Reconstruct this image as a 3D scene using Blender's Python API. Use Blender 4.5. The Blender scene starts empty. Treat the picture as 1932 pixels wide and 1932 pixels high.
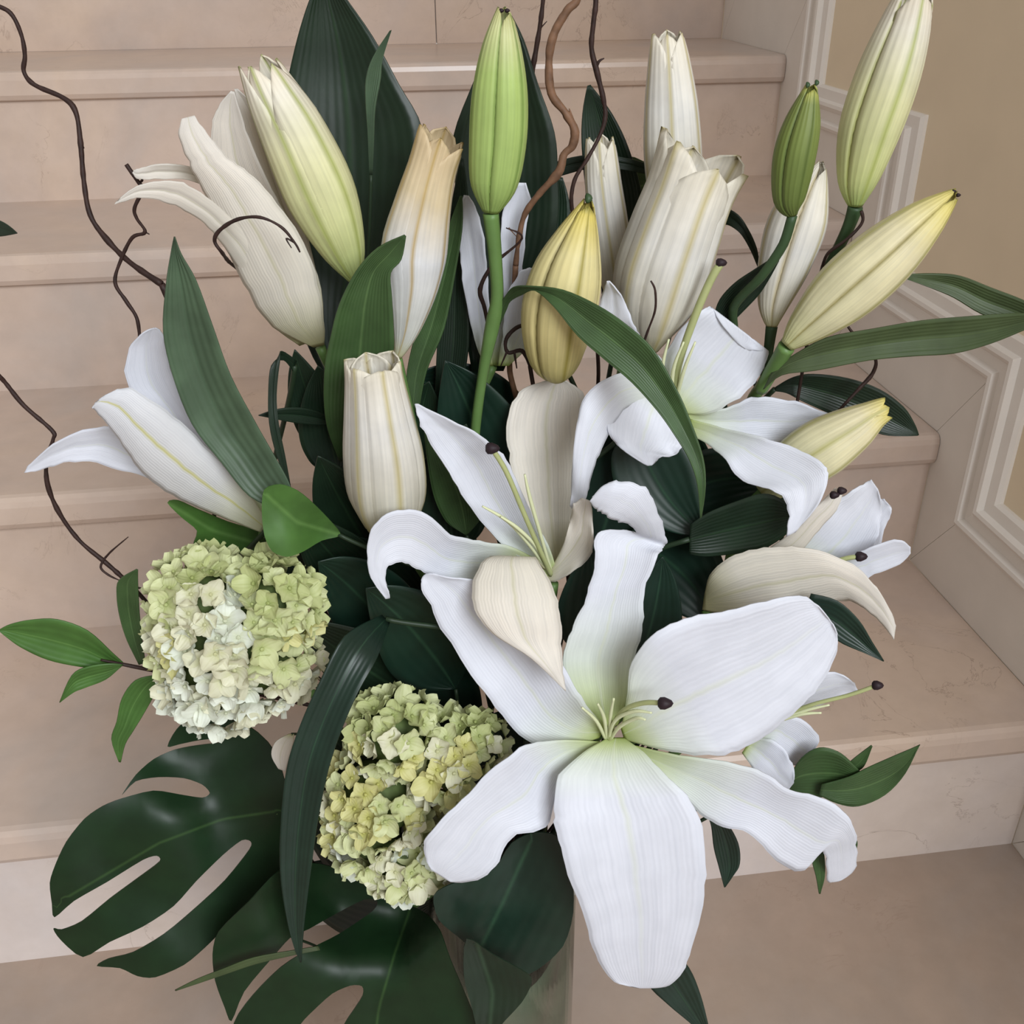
import bpy, bmesh, math, random
from mathutils import Vector, Matrix, noise
from mathutils.geometry import delaunay_2d_cdt
random.seed(7)
scn = bpy.context.scene
col = scn.collection

# ------------------------------------------------------------------ camera
F = 1932.0; IMG = 1932.0
PITCH, YAW, ROLL, CAMH = .5079, .1338, -.0081, .8259
fw = Vector((math.sin(YAW)*math.cos(PITCH), math.cos(YAW)*math.cos(PITCH), -math.sin(PITCH)))
r0 = Vector((math.cos(YAW), -math.sin(YAW), 0)); u0 = r0.cross(fw)
rt = r0*math.cos(ROLL)+u0*math.sin(ROLL); up = u0*math.cos(ROLL)-r0*math.sin(ROLL)
CAM = Vector((0, 0, CAMH)); HD = Vector((math.sin(YAW), math.cos(YAW), 0))
cd = bpy.data.cameras.new('camera'); cam = bpy.data.objects.new('camera', cd); col.objects.link(cam)
cd.sensor_width = 36; cd.lens = 36*F/IMG; cd.clip_start = .02
M3 = Matrix((rt, up, -fw)).transposed()
cam.matrix_world = Matrix.Translation(CAM) @ M3.to_4x4()
scn.camera = cam
# ------------------------------------------------------------------ light
w = bpy.data.worlds.new('world'); scn.world = w; w.use_nodes = True
bg = w.node_tree.nodes['Background']; bg.inputs[0].default_value = (1.0, .93, .86, 1); bg.inputs[1].default_value = .36
def area(name, loc, target, size, power, colr):
    l = bpy.data.lights.new(name, 'AREA'); l.energy = power; l.size = size; l.color = colr; l.shape = 'SQUARE'
    o = bpy.data.objects.new(name, l); col.objects.link(o); o.location = loc
    o.rotation_euler = (Vector(target)-Vector(loc)).to_track_quat('-Z', 'Y').to_euler()
area('window_light', (.95, -2.6, 2.5), (-.1, .7, .35), 1.7, 125, (.90, .95, 1.0))
vs = scn.view_settings; vs.view_transform = 'Standard'; vs.look = 'None'; vs.gamma = 1; vs.exposure = 0.46
vs.use_curve_mapping = False

# ------------------------------------------------------------------ helpers
def ray(x, y): return fw+rt*((x-966)/F)-up*((y-966)/F)
def P(x, y, d):                       # pixel direction met with the upright plane at horizontal distance d
    q = ray(x, y); return CAM+q*(d/q.dot(HD))
def zd(x, y, d): return d/ray(x, y).dot(HD)
def s(r, g, b):
    return tuple(((c/255)/12.92 if c/255 <= .04045 else ((c/255+.055)/1.055)**2.4) for c in (r, g, b))+(1,)
ORG = {}
def put(o, org): ORG[o.name] = Vector(org)
def thing(name, label, cat, loc, group=None):
    o = bpy.data.objects.new(name, None); col.objects.link(o); o.location = loc; put(o, loc)
    o.empty_display_size = .01
    o['label'] = label; o['category'] = cat
    if group: o['group'] = group
    return o
def tag(o, label, cat, group=None):
    o['label'] = label; o['category'] = cat
    if group: o['group'] = group
    return o
def obj(name, verts, faces, m, parent=None, uv=None, smooth=True, thick=0, offset=0, label=None):
    org = ORG[parent.name] if parent else Vector((0, 0, 0))
    me = bpy.data.meshes.new(name); me.from_pydata([Vector(v)-org for v in verts], [], faces)
    if uv:
        l = me.uv_layers.new(name='UVMap')
        for lp in me.loops: l.data[lp.index].uv = uv[lp.vertex_index]
    me.materials.append(m)
    if smooth: me.polygons.foreach_set('use_smooth', [True]*len(me.polygons))
    me.update()
    o = bpy.data.objects.new(name, me); col.objects.link(o)
    if parent: o.parent = parent
    put(o, org)
    if thick:
        md = o.modifiers.new('thickness', 'SOLIDIFY'); md.thickness = thick; md.offset = offset
    if label: o['label'] = label
    return o
def cr(p, t):                          # Catmull-Rom through tuples
    n = len(p)-1; t = max(0, min(n-1e-9, t)); i = int(t); f = t-i
    a, b, c, e = p[max(i-1, 0)], p[i], p[i+1], p[min(i+2, n)]
    return tuple(.5*(2*b[k]+(c[k]-a[k])*f+(2*a[k]-5*b[k]+4*c[k]-e[k])*f*f+(3*b[k]-a[k]-3*c[k]+e[k])*f**3) for k in range(len(b)))
def grid_faces(nv, nu):
    return [(i*(nu+1)+j, i*(nu+1)+j+1, (i+1)*(nu+1)+j+1, (i+1)*(nu+1)+j) for i in range(nv) for j in range(nu)]
def sheet(name, rows, m, parent, thick=.0007, ruf=0, fr=3.0, nu=10, seed=0, groove=0, label=None, sub=4, jag=0):
    rows = [tuple(r)+(0,)*(7-len(r)) for r in rows]
    n = len(rows)-1; nv = max(14, sub*n); V = []; U = []
    rnd = random.Random(seed+len(rows)*13+int(rows[0][0])); ph = rnd.uniform(0, 6.28); ph2 = rnd.uniform(0, 6.28)
    for i in range(nv+1):
        xa, ya, xb, yb, d, c, t = cr(rows, n*i/nv)
        if jag:
            L_ = math.hypot(xb-xa, yb-ya) or 1; ja = jag*min(1, L_/60)*min(1, 4*i/nv)
            ka = ja*(noise.noise(Vector((i*.55, seed*3.1, 0)))+.5*noise.noise(Vector((i*1.3, seed*3.1, 5)))); kb = ja*(noise.noise(Vector((i*.55, seed*3.1, 9)))+.5*noise.noise(Vector((i*1.3, seed*3.1, 14))))
            ex, ey = (xb-xa)/L_, (yb-ya)/L_; xa -= ex*ka; ya -= ey*ka; xb += ex*kb; yb += ey*kb
        A = P(xa, ya, d-t/2000.); B = P(xb, yb, d+t/2000.)
        vd = ((A+B)/2-CAM).normalized(); wd = (B-A).length
        for j in range(nu+1):
            u = j/nu; e = 2*u-1
            p = A*(1-u)+B*u + vd*(c/1000.*4*u*(1-u))
            if groove: p = p+vd*(groove/1000.*math.exp(-(e/.18)**2))*math.sin(math.pi*min(1, i/nv*1.02))
            if ruf:
                k = abs(e)**3*ruf/1000.*min(1, i/nv*3)
                p = p+vd*k*math.sin(i/nv*fr*6.28+(ph if e > 0 else ph2))
            V.append(p); U.append((u, i/nv))
    if name is None: return V, grid_faces(nv, nu)
    return obj(name, V, grid_faces(nv, nu), m, parent, U, thick=thick, label=label)
def tube(name, pts, rad, m, parent, seg=8, sub=5, world=False, label=None, knob=0):
    """pts: (px,py,d) or world vectors; rad: metres, number or list"""
    W = [Vector(p) if world else P(*p) for p in pts]
    if not hasattr(rad, '__len__'): rad = [rad]*len(W)
    Q = [tuple(p)+(r,) for p, r in zip(W, rad)]
    n = (len(Q)-1)*sub; C = [cr(Q, (len(Q)-1)*i/n) for i in range(n+1)]
    V = []; Fc = []; U = []; nrm = None
    for i in range(n+1):
        a = Vector(C[max(i-1, 0)][:3]); b = Vector(C[min(i+1, n)][:3]); T = (b-a).normalized()
        if nrm is None: nrm = T.orthogonal().normalized()
        nrm = (nrm-T*nrm.dot(T)).normalized(); bi = T.cross(nrm); c = Vector(C[i][:3]); r = max(C[i][3], .0001)
        if knob: r *= 1+knob*(noise.noise(c*160)+.5*noise.noise(c*400))
        for k in range(seg):
            th = 6.2832*k/seg; V.append(c+nrm*(r*math.cos(th))+bi*(r*math.sin(th))); U.append((k/seg, i/n))
    for i in range(n):
        for k in range(seg):
            Fc.append((i*seg+k, i*seg+(k+1) % seg, (i+1)*seg+(k+1) % seg, (i+1)*seg+k))
    Fc.append(tuple(range(seg))[::-1]); Fc.append(tuple(n*seg+k for k in range(seg)))
    return obj(name, V, Fc, m, parent, U, label=label)
def box(name, lo, hi, m, parent=None, bev=0, seg=3, rot=None):
    bm = bmesh.new(); bmesh.ops.create_cube(bm, size=1)
    for v in bm.verts: v.co = Vector([(lo[k]+hi[k])/2+v.co[k]*(hi[k]-lo[k]) for k in range(3)])
    if bev: bmesh.ops.bevel(bm, geom=bm.edges[:], offset=bev, segments=seg, profile=.5, affect='EDGES')
    o = obj(name, [v.co.copy() for v in bm.verts], [[v.index for v in f.verts] for f in bm.faces], m, parent, smooth=bool(bev))
    bm.free(); return o
def polyleaf(name, outline, ctrl, m, parent, rib=None, fold=0, thick=.0007, step=14, smooth_n=3, label=None, wav=0):
    """leaf blade from its outline; ctrl: (px,py,d) control depths; fold: mm of rise per 100 px from the rib"""
    n = len(outline); pts = []
    for i in range(n):
        a, b, c, e = (outline[(i-1) % n], outline[i], outline[(i+1) % n], outline[(i+2) % n])
        for k in range(smooth_n):
            f = k/smooth_n
            pts.append(tuple((2*f**3-3*f*f+1)*b[q]+(f**3-2*f*f+f)*.4*(c[q]-a[q])+(3*f*f-2*f**3)*c[q]+(f**3-f*f)*.4*(e[q]-b[q]) for q in (0, 1)))
    def dep(x, y):
        sw = sd = 0
        if callable(ctrl): sw, sd = 1, ctrl(x, y)
        else:
          for cx, cy, d in ctrl:
            wgt = 1/(((x-cx)**2+(y-cy)**2)+400)**1.1; sw += wgt; sd += wgt*d
        d = sd/sw
        if rib:
            best = 1e9
            for (x1, y1), (x2, y2) in zip(rib[:-1], rib[1:]):
                L = (x2-x1)**2+(y2-y1)**2; t = max(0, min(1, ((x-x1)*(x2-x1)+(y-y1)*(y2-y1))/L))
                best = min(best, math.hypot(x-x1-t*(x2-x1), y-y1-t*(y2-y1)))
            d += (-fold*best/100 + .8*math.exp(-(best/9)**2))/1000
        if wav: d += wav/1000*(noise.noise(Vector((x/70, y/70, 1.3))))
        return d
    v2 = [Vector(p) for p in pts]; N = len(v2)
    xs = [p[0] for p in pts]; ys = [p[1] for p in pts]
    def inside(x, y):
        c = False; j = N-1
        for i in range(N):
            if (ys[i] > y) != (ys[j] > y) and x < (xs[j]-xs[i])*(y-ys[i])/(ys[j]-ys[i])+xs[i]: c = not c
            j = i
        return c
    x = min(xs)+step/2
    while x < max(xs):
        y = min(ys)+step/2
        while y < max(ys):
            jx, jy = x+random.uniform(-2, 2), y+random.uniform(-2, 2)
            if inside(jx, jy) and min((jx-a)**2+(jy-b)**2 for a, b in pts) > 25: v2.append(Vector((jx, jy)))
            y += step
        x += step
    r = delaunay_2d_cdt(v2, [(i, (i+1) % N) for i in range(N)], [], 0, 1e-4)
    vv, ff = r[0], r[2]; keep = []
    for f in ff:
        cx = sum(vv[i][0] for i in f)/len(f); cy = sum(vv[i][1] for i in f)/len(f)
        if inside(cx, cy): keep.append(f)
    mnx, mxx, mny, mxy = min(xs), max(xs), min(ys), max(ys)
    def uvof(x, y):
        if not rib: return ((x-mnx)/(mxx-mnx), (y-mny)/(mxy-mny))
        best = 1e9; v = 0; tot = 0; u = .5
        segs = list(zip(rib[:-1], rib[1:])); Ls = [math.hypot(b[0]-a[0], b[1]-a[1]) for a, b in segs]; T = sum(Ls)
        for ((x1, y1), (x2, y2)), L in zip(segs, Ls):
            t = max(0, min(1, ((x-x1)*(x2-x1)+(y-y1)*(y2-y1))/L**2)); dd = math.hypot(x-x1-t*(x2-x1), y-y1-t*(y2-y1))
            if dd < best:
                best = dd; sg = 1 if (x2-x1)*(y-y1)-(y2-y1)*(x-x1) > 0 else -1; v = (tot+t*L)/T; u = .5+sg*dd/200
            tot += L
        return (u, v)
    U = [uvof(p[0], p[1]) for p in vv]
    V = [P(p[0], p[1], dep(p[0], p[1])) for p in vv]
    o = obj(name, V, [tuple(f) for f in keep], m, parent, U, thick=thick, label=label)
    es = o.modifiers.new('rim', 'EDGE_SPLIT'); es.split_angle = math.radians(50)
    return o
def bud(parent, axis, radii, m, nsec=3, phase=0, ts=.8, inner=False, ridge=.06, groove=.10, name='tepal', wmin=.0, flare=0, m2=None, seed=1, tipvar=.05):
    """closed or half-open lily bud: tepals wrapped round a curved axis, each one its own mesh"""
    A = [P(*p) for p in axis]; R = [r*zd(*p)/F for r, p in zip(radii, axis)]
    Q = [tuple(a)+(r,) for a, r in zip(A, R)]; n = len(Q)-1; nv = 22; nu = 8; rnd = random.Random(seed)
    sets = [(0, 1.0)]
    if inner: sets.append((180/nsec, .93))
    for off, sc in sets:
        for k in range(nsec):
            V = []; U = []; L = 1+rnd.uniform(-tipvar, tipvar*.2)
            for i in range(nv+1):
                v = i/nv; q = cr(Q, n*v*L); c = Vector(q[:3]); r = max(q[3], .0002)
                T = (Vector(cr(Q, min(n, n*v*L+.02))[:3])-Vector(cr(Q, max(0, n*v*L-.02))[:3])).normalized()
                N1 = (CAM-c); N1 = (N1-T*N1.dot(T)).normalized(); N2 = T.cross(N1)
                wd = 1 if v < ts else max(wmin, max(0, 1-((v-ts)/(1-ts))**1.5)**.8)
                for j in range(nu+1):
                    e = 2*j/nu-1
                    th = math.radians(phase+off+360/nsec*k)+e*math.radians(180/nsec*1.04)*wd
                    rr = r*sc*(1+ridge*math.exp(-(e/.35)**2)-groove*abs(e)**3*(1 if v < ts else .3))
                    rr *= 1+flare*max(0, v-ts)/(1-ts)
                    V.append(c+N1*(rr*math.cos(th))+N2*(rr*math.sin(th))); U.append(((e*wd+1)/2, v))
            obj(name, V, grid_faces(nv, nu), (m2 or m) if sc < 1 else m, parent, U, thick=.0008, offset=-1)
def lump(name, c, r, m, parent, lobes=3, sq=.8, label=None):
    bm = bmesh.new(); bmesh.ops.create_uvsphere(bm, u_segments=12, v_segments=8, radius=1)
    V = []
    for v in bm.verts:
        th = math.atan2(v.co.y, v.co.x); k = 1+.12*math.cos(lobes*th)*math.hypot(v.co.x, v.co.y)
        V.append(Vector(c)+(rt*v.co.x*k+up*v.co.y*k*sq+fw*v.co.z*.8)*r)
    o = obj(name, V, [[v.index for v in f.verts] for f in bm.faces], m, parent, label=label); bm.free(); return o

# ------------------------------------------------------------------ materials
def newmat(name):
    m = bpy.data.materials.new(name); m.use_nodes = True; t = m.node_tree
    return m, t, t.nodes['Principled BSDF'], t.nodes['Material Output']
def nd(t, typ, **kw):
    n = t.nodes.new(typ)
    for k, v in kw.items():
        if k in n.inputs: n.inputs[k].default_value = v
        else: setattr(n, k, v)
    return n
def ramp(t, pts, inp):
    r = t.nodes.new('ShaderNodeValToRGB'); e = r.color_ramp.elements
    while len(e) < len(pts): e.new(.5)
    for x, (p, c) in zip(e, pts): x.position = p; x.color = c
    t.links.new(inp, r.inputs[0]); return r
def mixc(t, fac, a, b, mode='MIX'):
    m = t.nodes.new('ShaderNodeMix'); m.data_type = 'RGBA'; m.blend_type = mode
    if hasattr(fac, 'links'): t.links.new(fac, m.inputs[0])
    else: m.inputs[0].default_value = fac
    for x, i in ((a, 6), (b, 7)):
        if hasattr(x, 'links'): t.links.new(x, m.inputs[i])
        else: m.inputs[i].default_value = x
    return m.outputs[2]
def math_(t, op, a, b=None):
    m = t.nodes.new('ShaderNodeMath'); m.operation = op
    for x, i in ((a, 0), (b, 1)):
        if x is None: continue
        if hasattr(x, 'links'): t.links.new(x, m.inputs[i])
        else: m.inputs[i].default_value = x
    return m.outputs[0]
def bump(t, b, h, strength=.2, dist=.001):
    n = nd(t, 'ShaderNodeBump', Strength=strength, Distance=dist); t.links.new(h, n.inputs['Height']); t.links.new(n.outputs[0], b.inputs['Normal'])
def uvs(t):
    u = t.nodes.new('ShaderNodeUVMap'); u.uv_map = 'UVMap'; x = t.nodes.new('ShaderNodeSeparateXYZ'); t.links.new(u.outputs[0], x.inputs[0])
    return x.outputs[0], x.outputs[1]
def plant(name, along, rib=None, ribw=.03, ribk=.6, edge=None, veins=26, vs_=.15, rough=.5, trans=.25, spec=.3, ribfade=None, coat=0, blot=.12, edgew=.28, streak=.0, edgek=1.0):
    """colour along the blade (v), a rib line at u=.5, fine lengthwise veins, some light let through"""
    m, t, b, out = newmat(name); u, v = uvs(t)
    c = ramp(t, along, v).outputs[0]
    d = math_(t, 'ABSOLUTE', math_(t, 'SUBTRACT', u, .5))
    if edge:
        k = ramp(t, [(edgew, (0, 0, 0, 1)), (.5, (edgek,)*3+(1,))], d).outputs[0]; c = mixc(t, k, c, edge)
    if rib:
        k = ramp(t, [(0, (ribk,)*3+(1,)), (ribw, (0, 0, 0, 1))], d).outputs[0]
        if ribfade: k = math_(t, 'MULTIPLY', k, ramp(t, [(ribfade[0], (1, 1, 1, 1)), (ribfade[1], (0, 0, 0, 1))], v).outputs[0])
        c = mixc(t, k, c, rib)
    tc = t.nodes.new('ShaderNodeTexCoord'); nz = nd(t, 'ShaderNodeTexNoise', Scale=55.0, Detail=3.0); t.links.new(tc.outputs['Object'], nz.inputs['Vector'])
    k = ramp(t, [(.35, (1-blot,)*3+(1,)), (.65, (1, 1, 1, 1))], nz.outputs[0]).outputs[0]; c = mixc(t, 1.0, c, k, 'MULTIPLY')
    if streak:
        cx = t.nodes.new('ShaderNodeCombineXYZ'); t.links.new(math_(t, 'MULTIPLY', u, 34.0), cx.inputs[0]); t.links.new(math_(t, 'MULTIPLY', v, 2.2), cx.inputs[1])
        ns = nd(t, 'ShaderNodeTexNoise', Scale=1.0, Detail=3.0); t.links.new(cx.outputs[0], ns.inputs['Vector'])
        k = ramp(t, [(.32, (1-streak, 1-streak*.95, 1-streak*.85, 1)), (.62, (1, 1, 1, 1))], ns.outputs[0]).outputs[0]; c = mixc(t, 1.0, c, k, 'MULTIPLY')
    wv = math_(t, 'SINE', math_(t, 'MULTIPLY', math_(t, 'ADD', u, math_(t, 'MULTIPLY', nz.outputs[0], .02)), veins*6.283))
    bump(t, b, wv, vs_, .00012)
    t.links.new(c, b.inputs['Base Color']); b.inputs['Roughness'].default_value = rough; b.inputs['Specular IOR Level'].default_value = spec
    b.inputs['Coat Weight'].default_value = coat
    if trans:
        tr = nd(t, 'ShaderNodeBsdfTranslucent'); t.links.new(c, tr.inputs[0]); mx = nd(t, 'ShaderNodeMixShader'); mx.inputs[0].default_value = trans
        t.links.new(b.outputs[0], mx.inputs[1]); t.links.new(tr.outputs[0], mx.inputs[2]); t.links.new(mx.outputs[0], out.inputs[0])
    return m
def flat(name, c, rough=.5, spec=.3, var=.2, scale=60.0):
    m, t, b, out = newmat(name); tc = t.nodes.new('ShaderNodeTexCoord'); nz = nd(t, 'ShaderNodeTexNoise', Scale=scale, Detail=4.0); t.links.new(tc.outputs['Object'], nz.inputs['Vector'])
    k = ramp(t, [(.3, (1-var,)*3+(1,)), (.7, (1, 1, 1, 1))], nz.outputs[0]).outputs[0]
    t.links.new(mixc(t, 1.0, c, k, 'MULTIPLY'), b.inputs['Base Color']); b.inputs['Roughness'].default_value = rough; b.inputs['Specular IOR Level'].default_value = spec
    bump(t, b, nz.outputs[0], .15, .002); return m
WH = s(228, 230, 238); CRM = s(238, 232, 218)
M = {}
M['petal'] = plant('lily petal white', [(0, s(178, 196, 100)), (.07, s(208, 218, 168)), (.16, s(222, 228, 218)), (.32, WH), (1, WH)], rib=s(222, 227, 206), ribw=.035, ribk=.6, ribfade=(.3, .9), trans=.3, blot=.05, streak=.07, vs_=.3)
M['petal_cream_shade'] = plant('lily petal cream with shade', [(0, s(195, 192, 140)), (.2, s(228, 222, 208)), (.6, s(232, 225, 214)), (1, s(235, 230, 222))], rib=s(195, 192, 150), ribw=.04, ribk=.5, trans=.3, blot=.05, streak=.12, vs_=.3)  # cream partly stands for shade and see-through tone on white petals
M['petal_rib'] = plant('lily petal with yellow rib', [(0, s(224, 222, 178)), (.25, s(222, 222, 222)), (1, s(228, 230, 236))], rib=s(206, 202, 120), ribw=.05, ribk=.85, trans=.3, blot=.05, streak=.07, vs_=.3)
M['bud_green'] = plant('green bud', [(0, s(138, 166, 92)), (.3, s(164, 188, 108)), (.7, s(170, 192, 112)), (.9, s(205, 208, 150)), (1, s(180, 176, 116))], rib=s(116, 146, 70), ribw=.06, ribk=.8, edge=s(112, 140, 62), trans=.15, veins=9, vs_=.5, edgew=.43, streak=.14)
M['bud_small'] = plant('small dark green bud', [(0, s(92, 108, 52)), (.5, s(114, 130, 66)), (.9, s(124, 136, 72)), (1, s(186, 186, 96))], rib=s(76, 92, 40), ribw=.06, ribk=.8, edge=s(70, 86, 36), trans=.15, veins=9, vs_=.5, edgew=.43, streak=.14)
M['bud_lime'] = plant('lime and cream bud', [(0, s(160, 184, 106)), (.25, s(206, 212, 146)), (.55, s(222, 220, 172)), (.85, s(228, 222, 204)), (1, s(226, 214, 192))], rib=s(158, 168, 84), ribw=.07, ribk=.8, edge=s(150, 154, 66), trans=.15, veins=9, vs_=.5, edgew=.43, streak=.14)
M['bud_cream'] = plant('cream yellow bud', [(0, s(190, 192, 136)), (.3, s(218, 212, 172)), (.7, s(226, 216, 176)), (.93, s(222, 208, 126)), (1, s(170, 158, 80))], rib=s(168, 164, 92), ribw=.07, ribk=.8, edge=s(160, 148, 80), trans=.15, veins=9, vs_=.5, edgew=.43, streak=.14)
M['bud_yellow'] = plant('yellow bud', [(0, s(176, 168, 98)), (.35, s(212, 198, 138)), (.75, s(224, 212, 154)), (.95, s(216, 198, 104)), (1, s(110, 110, 50))], rib=s(150, 138, 58), ribw=.06, ribk=.9, edge=s(110, 98, 44), trans=.15, veins=9, vs_=.5, edgew=.43, streak=.14)
M['bud_white'] = plant('white half open bud', [(0, s(206, 202, 150)), (.2, s(218, 212, 192)), (.6, s(231, 228, 221)), (1, s(233, 225, 206))], rib=s(190, 176, 116), ribw=.06, ribk=.8, edge=s(186, 170, 122), trans=.22, veins=9, vs_=.5, edgew=.4, streak=.14)
M['bud_peach'] = plant('white and buff bud', [(0, s(206, 202, 140)), (.15, s(224, 224, 214)), (.5, s(228, 228, 228)), (.72, s(220, 202, 166)), (1, s(212, 188, 148))], rib=s(184, 156, 92), ribw=.05, ribk=.85, edge=s(206, 188, 124), trans=.2, veins=9, vs_=.5, edgew=.4, streak=.12)
def leafmat(name, base, rib=None, rough=.42, trans=.06, veins=14, vs_=.5, ribk=.5, coat=0, ribw=.03, spec=.4):
    r, g, b_ = (int(q*.82) for q in base); d = s(int(r*.9), int(g*.9), int(b_*.9))
    return plant(name, [(0, d), (.4, s(r, g, b_)), (1, s(r, g, b_))], rib=s(*rib) if rib else None, ribw=ribw, ribk=ribk, veins=veins, vs_=vs_, rough=rough, trans=trans, spec=spec, coat=coat, blot=.25)
M['leaf_dark'] = leafmat('dark glossy leaf', (30, 52, 34), (46, 72, 46))
M['leaf_teal'] = leafmat('blue green leaf', (27, 56, 42), (50, 84, 60), veins=8)  # the leaf's own dark blue-green
M['leaf_mid'] = leafmat('mid green leaf', (74, 104, 58), (100, 128, 78), veins=16)
M['leaf_strap'] = leafmat('grey green strap leaf', (92, 118, 90), (64, 90, 64), veins=7, vs_=.9, rough=.5)
M['leaf_bright'] = leafmat('bright green leaf', (86, 132, 58), (110, 150, 80), veins=6, rough=.5, trans=.12)
M['leaf_olive'] = leafmat('olive lily leaf', (84, 102, 60), (98, 116, 74), veins=10, rough=.5)
M['monstera'] = leafmat('monstera leaf', (24, 54, 26), (62, 92, 48), veins=3, vs_=.4, rough=.45, ribw=.02, spec=.3)
M['stem'] = flat('green stem', s(92, 122, 66), .45)
M['stem_dark'] = flat('dark stem', s(50, 72, 44), .5)
M['stem_shade'] = flat('shade-darkened stalk', s(34, 50, 32), .5)  # stem green darkened to paint in the shade deep in the bouquet
M['twig'] = flat('willow bark', s(54, 35, 30), .6, var=.5, scale=220.0)
M['twig_tan'] = flat('tan willow bark', s(122, 90, 68), .6, var=.5, scale=160.0)
M['anther'] = flat('dark stigma', s(38, 24, 30), .6, scale=300.0)
M['filament'] = flat('pale green filament', s(204, 208, 168), .4, var=.1)
M['style'] = flat('green style', s(166, 172, 120), .4, var=.15)
def stone(name, c1, c2, c3, rough=.3, veinc=s(120, 96, 84), vk=.5):
    m, t, b, out = newmat(name); tc = t.nodes.new('ShaderNodeTexCoord')
    n1 = nd(t, 'ShaderNodeTexNoise', Scale=3.5, Detail=5.0, Roughness=.6, Distortion=.6); n2 = nd(t, 'ShaderNodeTexNoise', Scale=26.0, Detail=6.0, Roughness=.65)
    n3 = nd(t, 'ShaderNodeTexNoise', Scale=7.0, Detail=7.0, Roughness=.6, Distortion=1.6)
    for n in (n1, n2, n3): t.links.new(tc.outputs['Object'], n.inputs['Vector'])
    c = ramp(t, [(.35, c1), (.5, c2), (.66, c3)], n1.outputs[0]).outputs[0]
    k = ramp(t, [(.3, (.9, .89, .88, 1)), (.7, (1, 1, 1, 1))], n2.outputs[0]).outputs[0]; c = mixc(t, 1.0, c, k, 'MULTIPLY')
    vv = math_(t, 'ABSOLUTE', math_(t, 'SUBTRACT', n3.outputs[0], .5))
    k = ramp(t, [(0, (vk,)*3+(1,)), (.006, (0, 0, 0, 1))], vv).outputs[0]
    k = math_(t, 'MULTIPLY', k, ramp(t, [(.52, (0, 0, 0, 1)), (.66, (1, 1, 1, 1))], n1.outputs[0]).outputs[0])
    c = mixc(t, k, c, veinc)
    t.links.new(c, b.inputs['Base Color']); b.inputs['Roughness'].default_value = rough; bump(t, b, n2.outputs[0], .05, .001)
    return m
M['marble'] = stone('pink beige marble', s(188, 174, 165), s(196, 177, 164), s(203, 182, 165))
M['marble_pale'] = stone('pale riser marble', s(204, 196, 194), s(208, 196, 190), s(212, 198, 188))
M['floorstone'] = stone('floor marble', s(160, 146, 136), s(164, 146, 132), s(172, 150, 134))
M['white_wood'] = flat('white painted wood', s(228, 222, 215), .4, var=.05, scale=20.0)
M['wall'] = flat('beige wall paint', s(232, 217, 191), .7, var=.05, scale=14.0)

# ------------------------------------------------------------------ staircase
D, T, NO, TH, WX, RI = .6878, .2906, .011, .0374, .6158, .17
XL = -2.2
fl = box('floor', (XL, -1.5, -.04), (WX, D+.03, 0), M['floorstone']); fl['kind'] = 'structure'
st = bpy.data.objects.new('staircase', None); col.objects.link(st); st.location = (0, D, 0); put(st, (0, D, 0)); st['kind'] = 'structure'
for k in range(9):
    y = D+T*k; z = RI*(k+1)
    if k == 4:
        xs = P(1036, 30, 1.0); xj = .13
        box('riser', (XL, y, z-RI), (xj-.0006, y+.02, z-TH), M['marble'], st, bev=.0012); box('riser', (xj+.0006, y, z-RI), (WX, y+.02, z-TH), M['marble'], st, bev=.0012)
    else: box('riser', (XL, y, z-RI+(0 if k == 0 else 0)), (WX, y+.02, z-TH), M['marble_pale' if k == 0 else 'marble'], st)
    # tread with a rounded front
    prof = [(y+T+.0, z), (y-NO+.010, z), (y-NO+.005, z-.0013), (y-NO+.0015, z-.005), (y-NO, z-.011), (y-NO, z-TH+.008), (y-NO+.003, z-TH+.002), (y-NO+.008, z-TH), (y+T, z-TH)]
    V = [(XL, a, b) for a, b in prof]+[(WX, a, b) for a, b in prof]; n = len(prof)
    Fc = [(i, (i+1) % n, (i+1) % n+n, i+n) for i in range(n)]+[tuple(range(n))[::-1], tuple(range(n, 2*n))]
    obj('tread', V, Fc, M['marble'], st, smooth=False)
# wall, stepped skirting and its stepped moulding on the right
wl = box('wall_right', (WX+.014, -.25, -.04), (WX+.1, 3.6, 2.9), M['wall']); wl['kind'] = 'structure'
sk = bpy.data.objects.new('trim_1', None); col.objects.link(sk); sk.location = (WX, D, 0); put(sk, (WX, D, 0)); sk['kind'] = 'structure'
OY, OZ = -.074, .093                    # stair line to moulding
def prism(name, yz, x0, x1, m, parent):
    n = len(yz); V = [(x0, a, b) for a, b in yz]+[(x1, a, b) for a, b in yz]
    return obj(name, V, [tuple(range(n)), tuple(range(n, 2*n))[::-1]]+[(i, i+n, (i+1) % n+n, (i+1) % n) for i in range(n)], m, parent, smooth=False)
g = .0006
for k in range(-1, 9):
    yi, zi = D+T*k, RI*k               # inner corner: foot of riser k on tread k (z = RI*k)
    z1 = max(zi, 0)
    # board along the riser, then board along the tread above; mitred at the corners
    prism('skirting_board', [(yi, zi-0 if k > 0 else 0), (yi, zi+RI), (yi+OY, zi+RI+OZ), (yi+OY, (zi+OZ))][::-1] if k >= 0 else [(D-.93, 0), (D-.93, OZ), (D+OY-T, OZ), (D-T, 0)], WX+g, WX+.014, M['white_wood'], sk)
    if k >= -1: prism('skirting_board', [(yi+g, zi+RI), (yi+OY+g, zi+RI+OZ), (yi+T+OY-g, zi+RI+OZ), (yi+T-g, zi+RI)] if k >= 0 else [(D-T+g, 0), (D-T+OY+g, OZ), (D+OY-g, OZ), (D-g, 0)], WX+g, WX+.014, M['white_wood'], sk)
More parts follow.
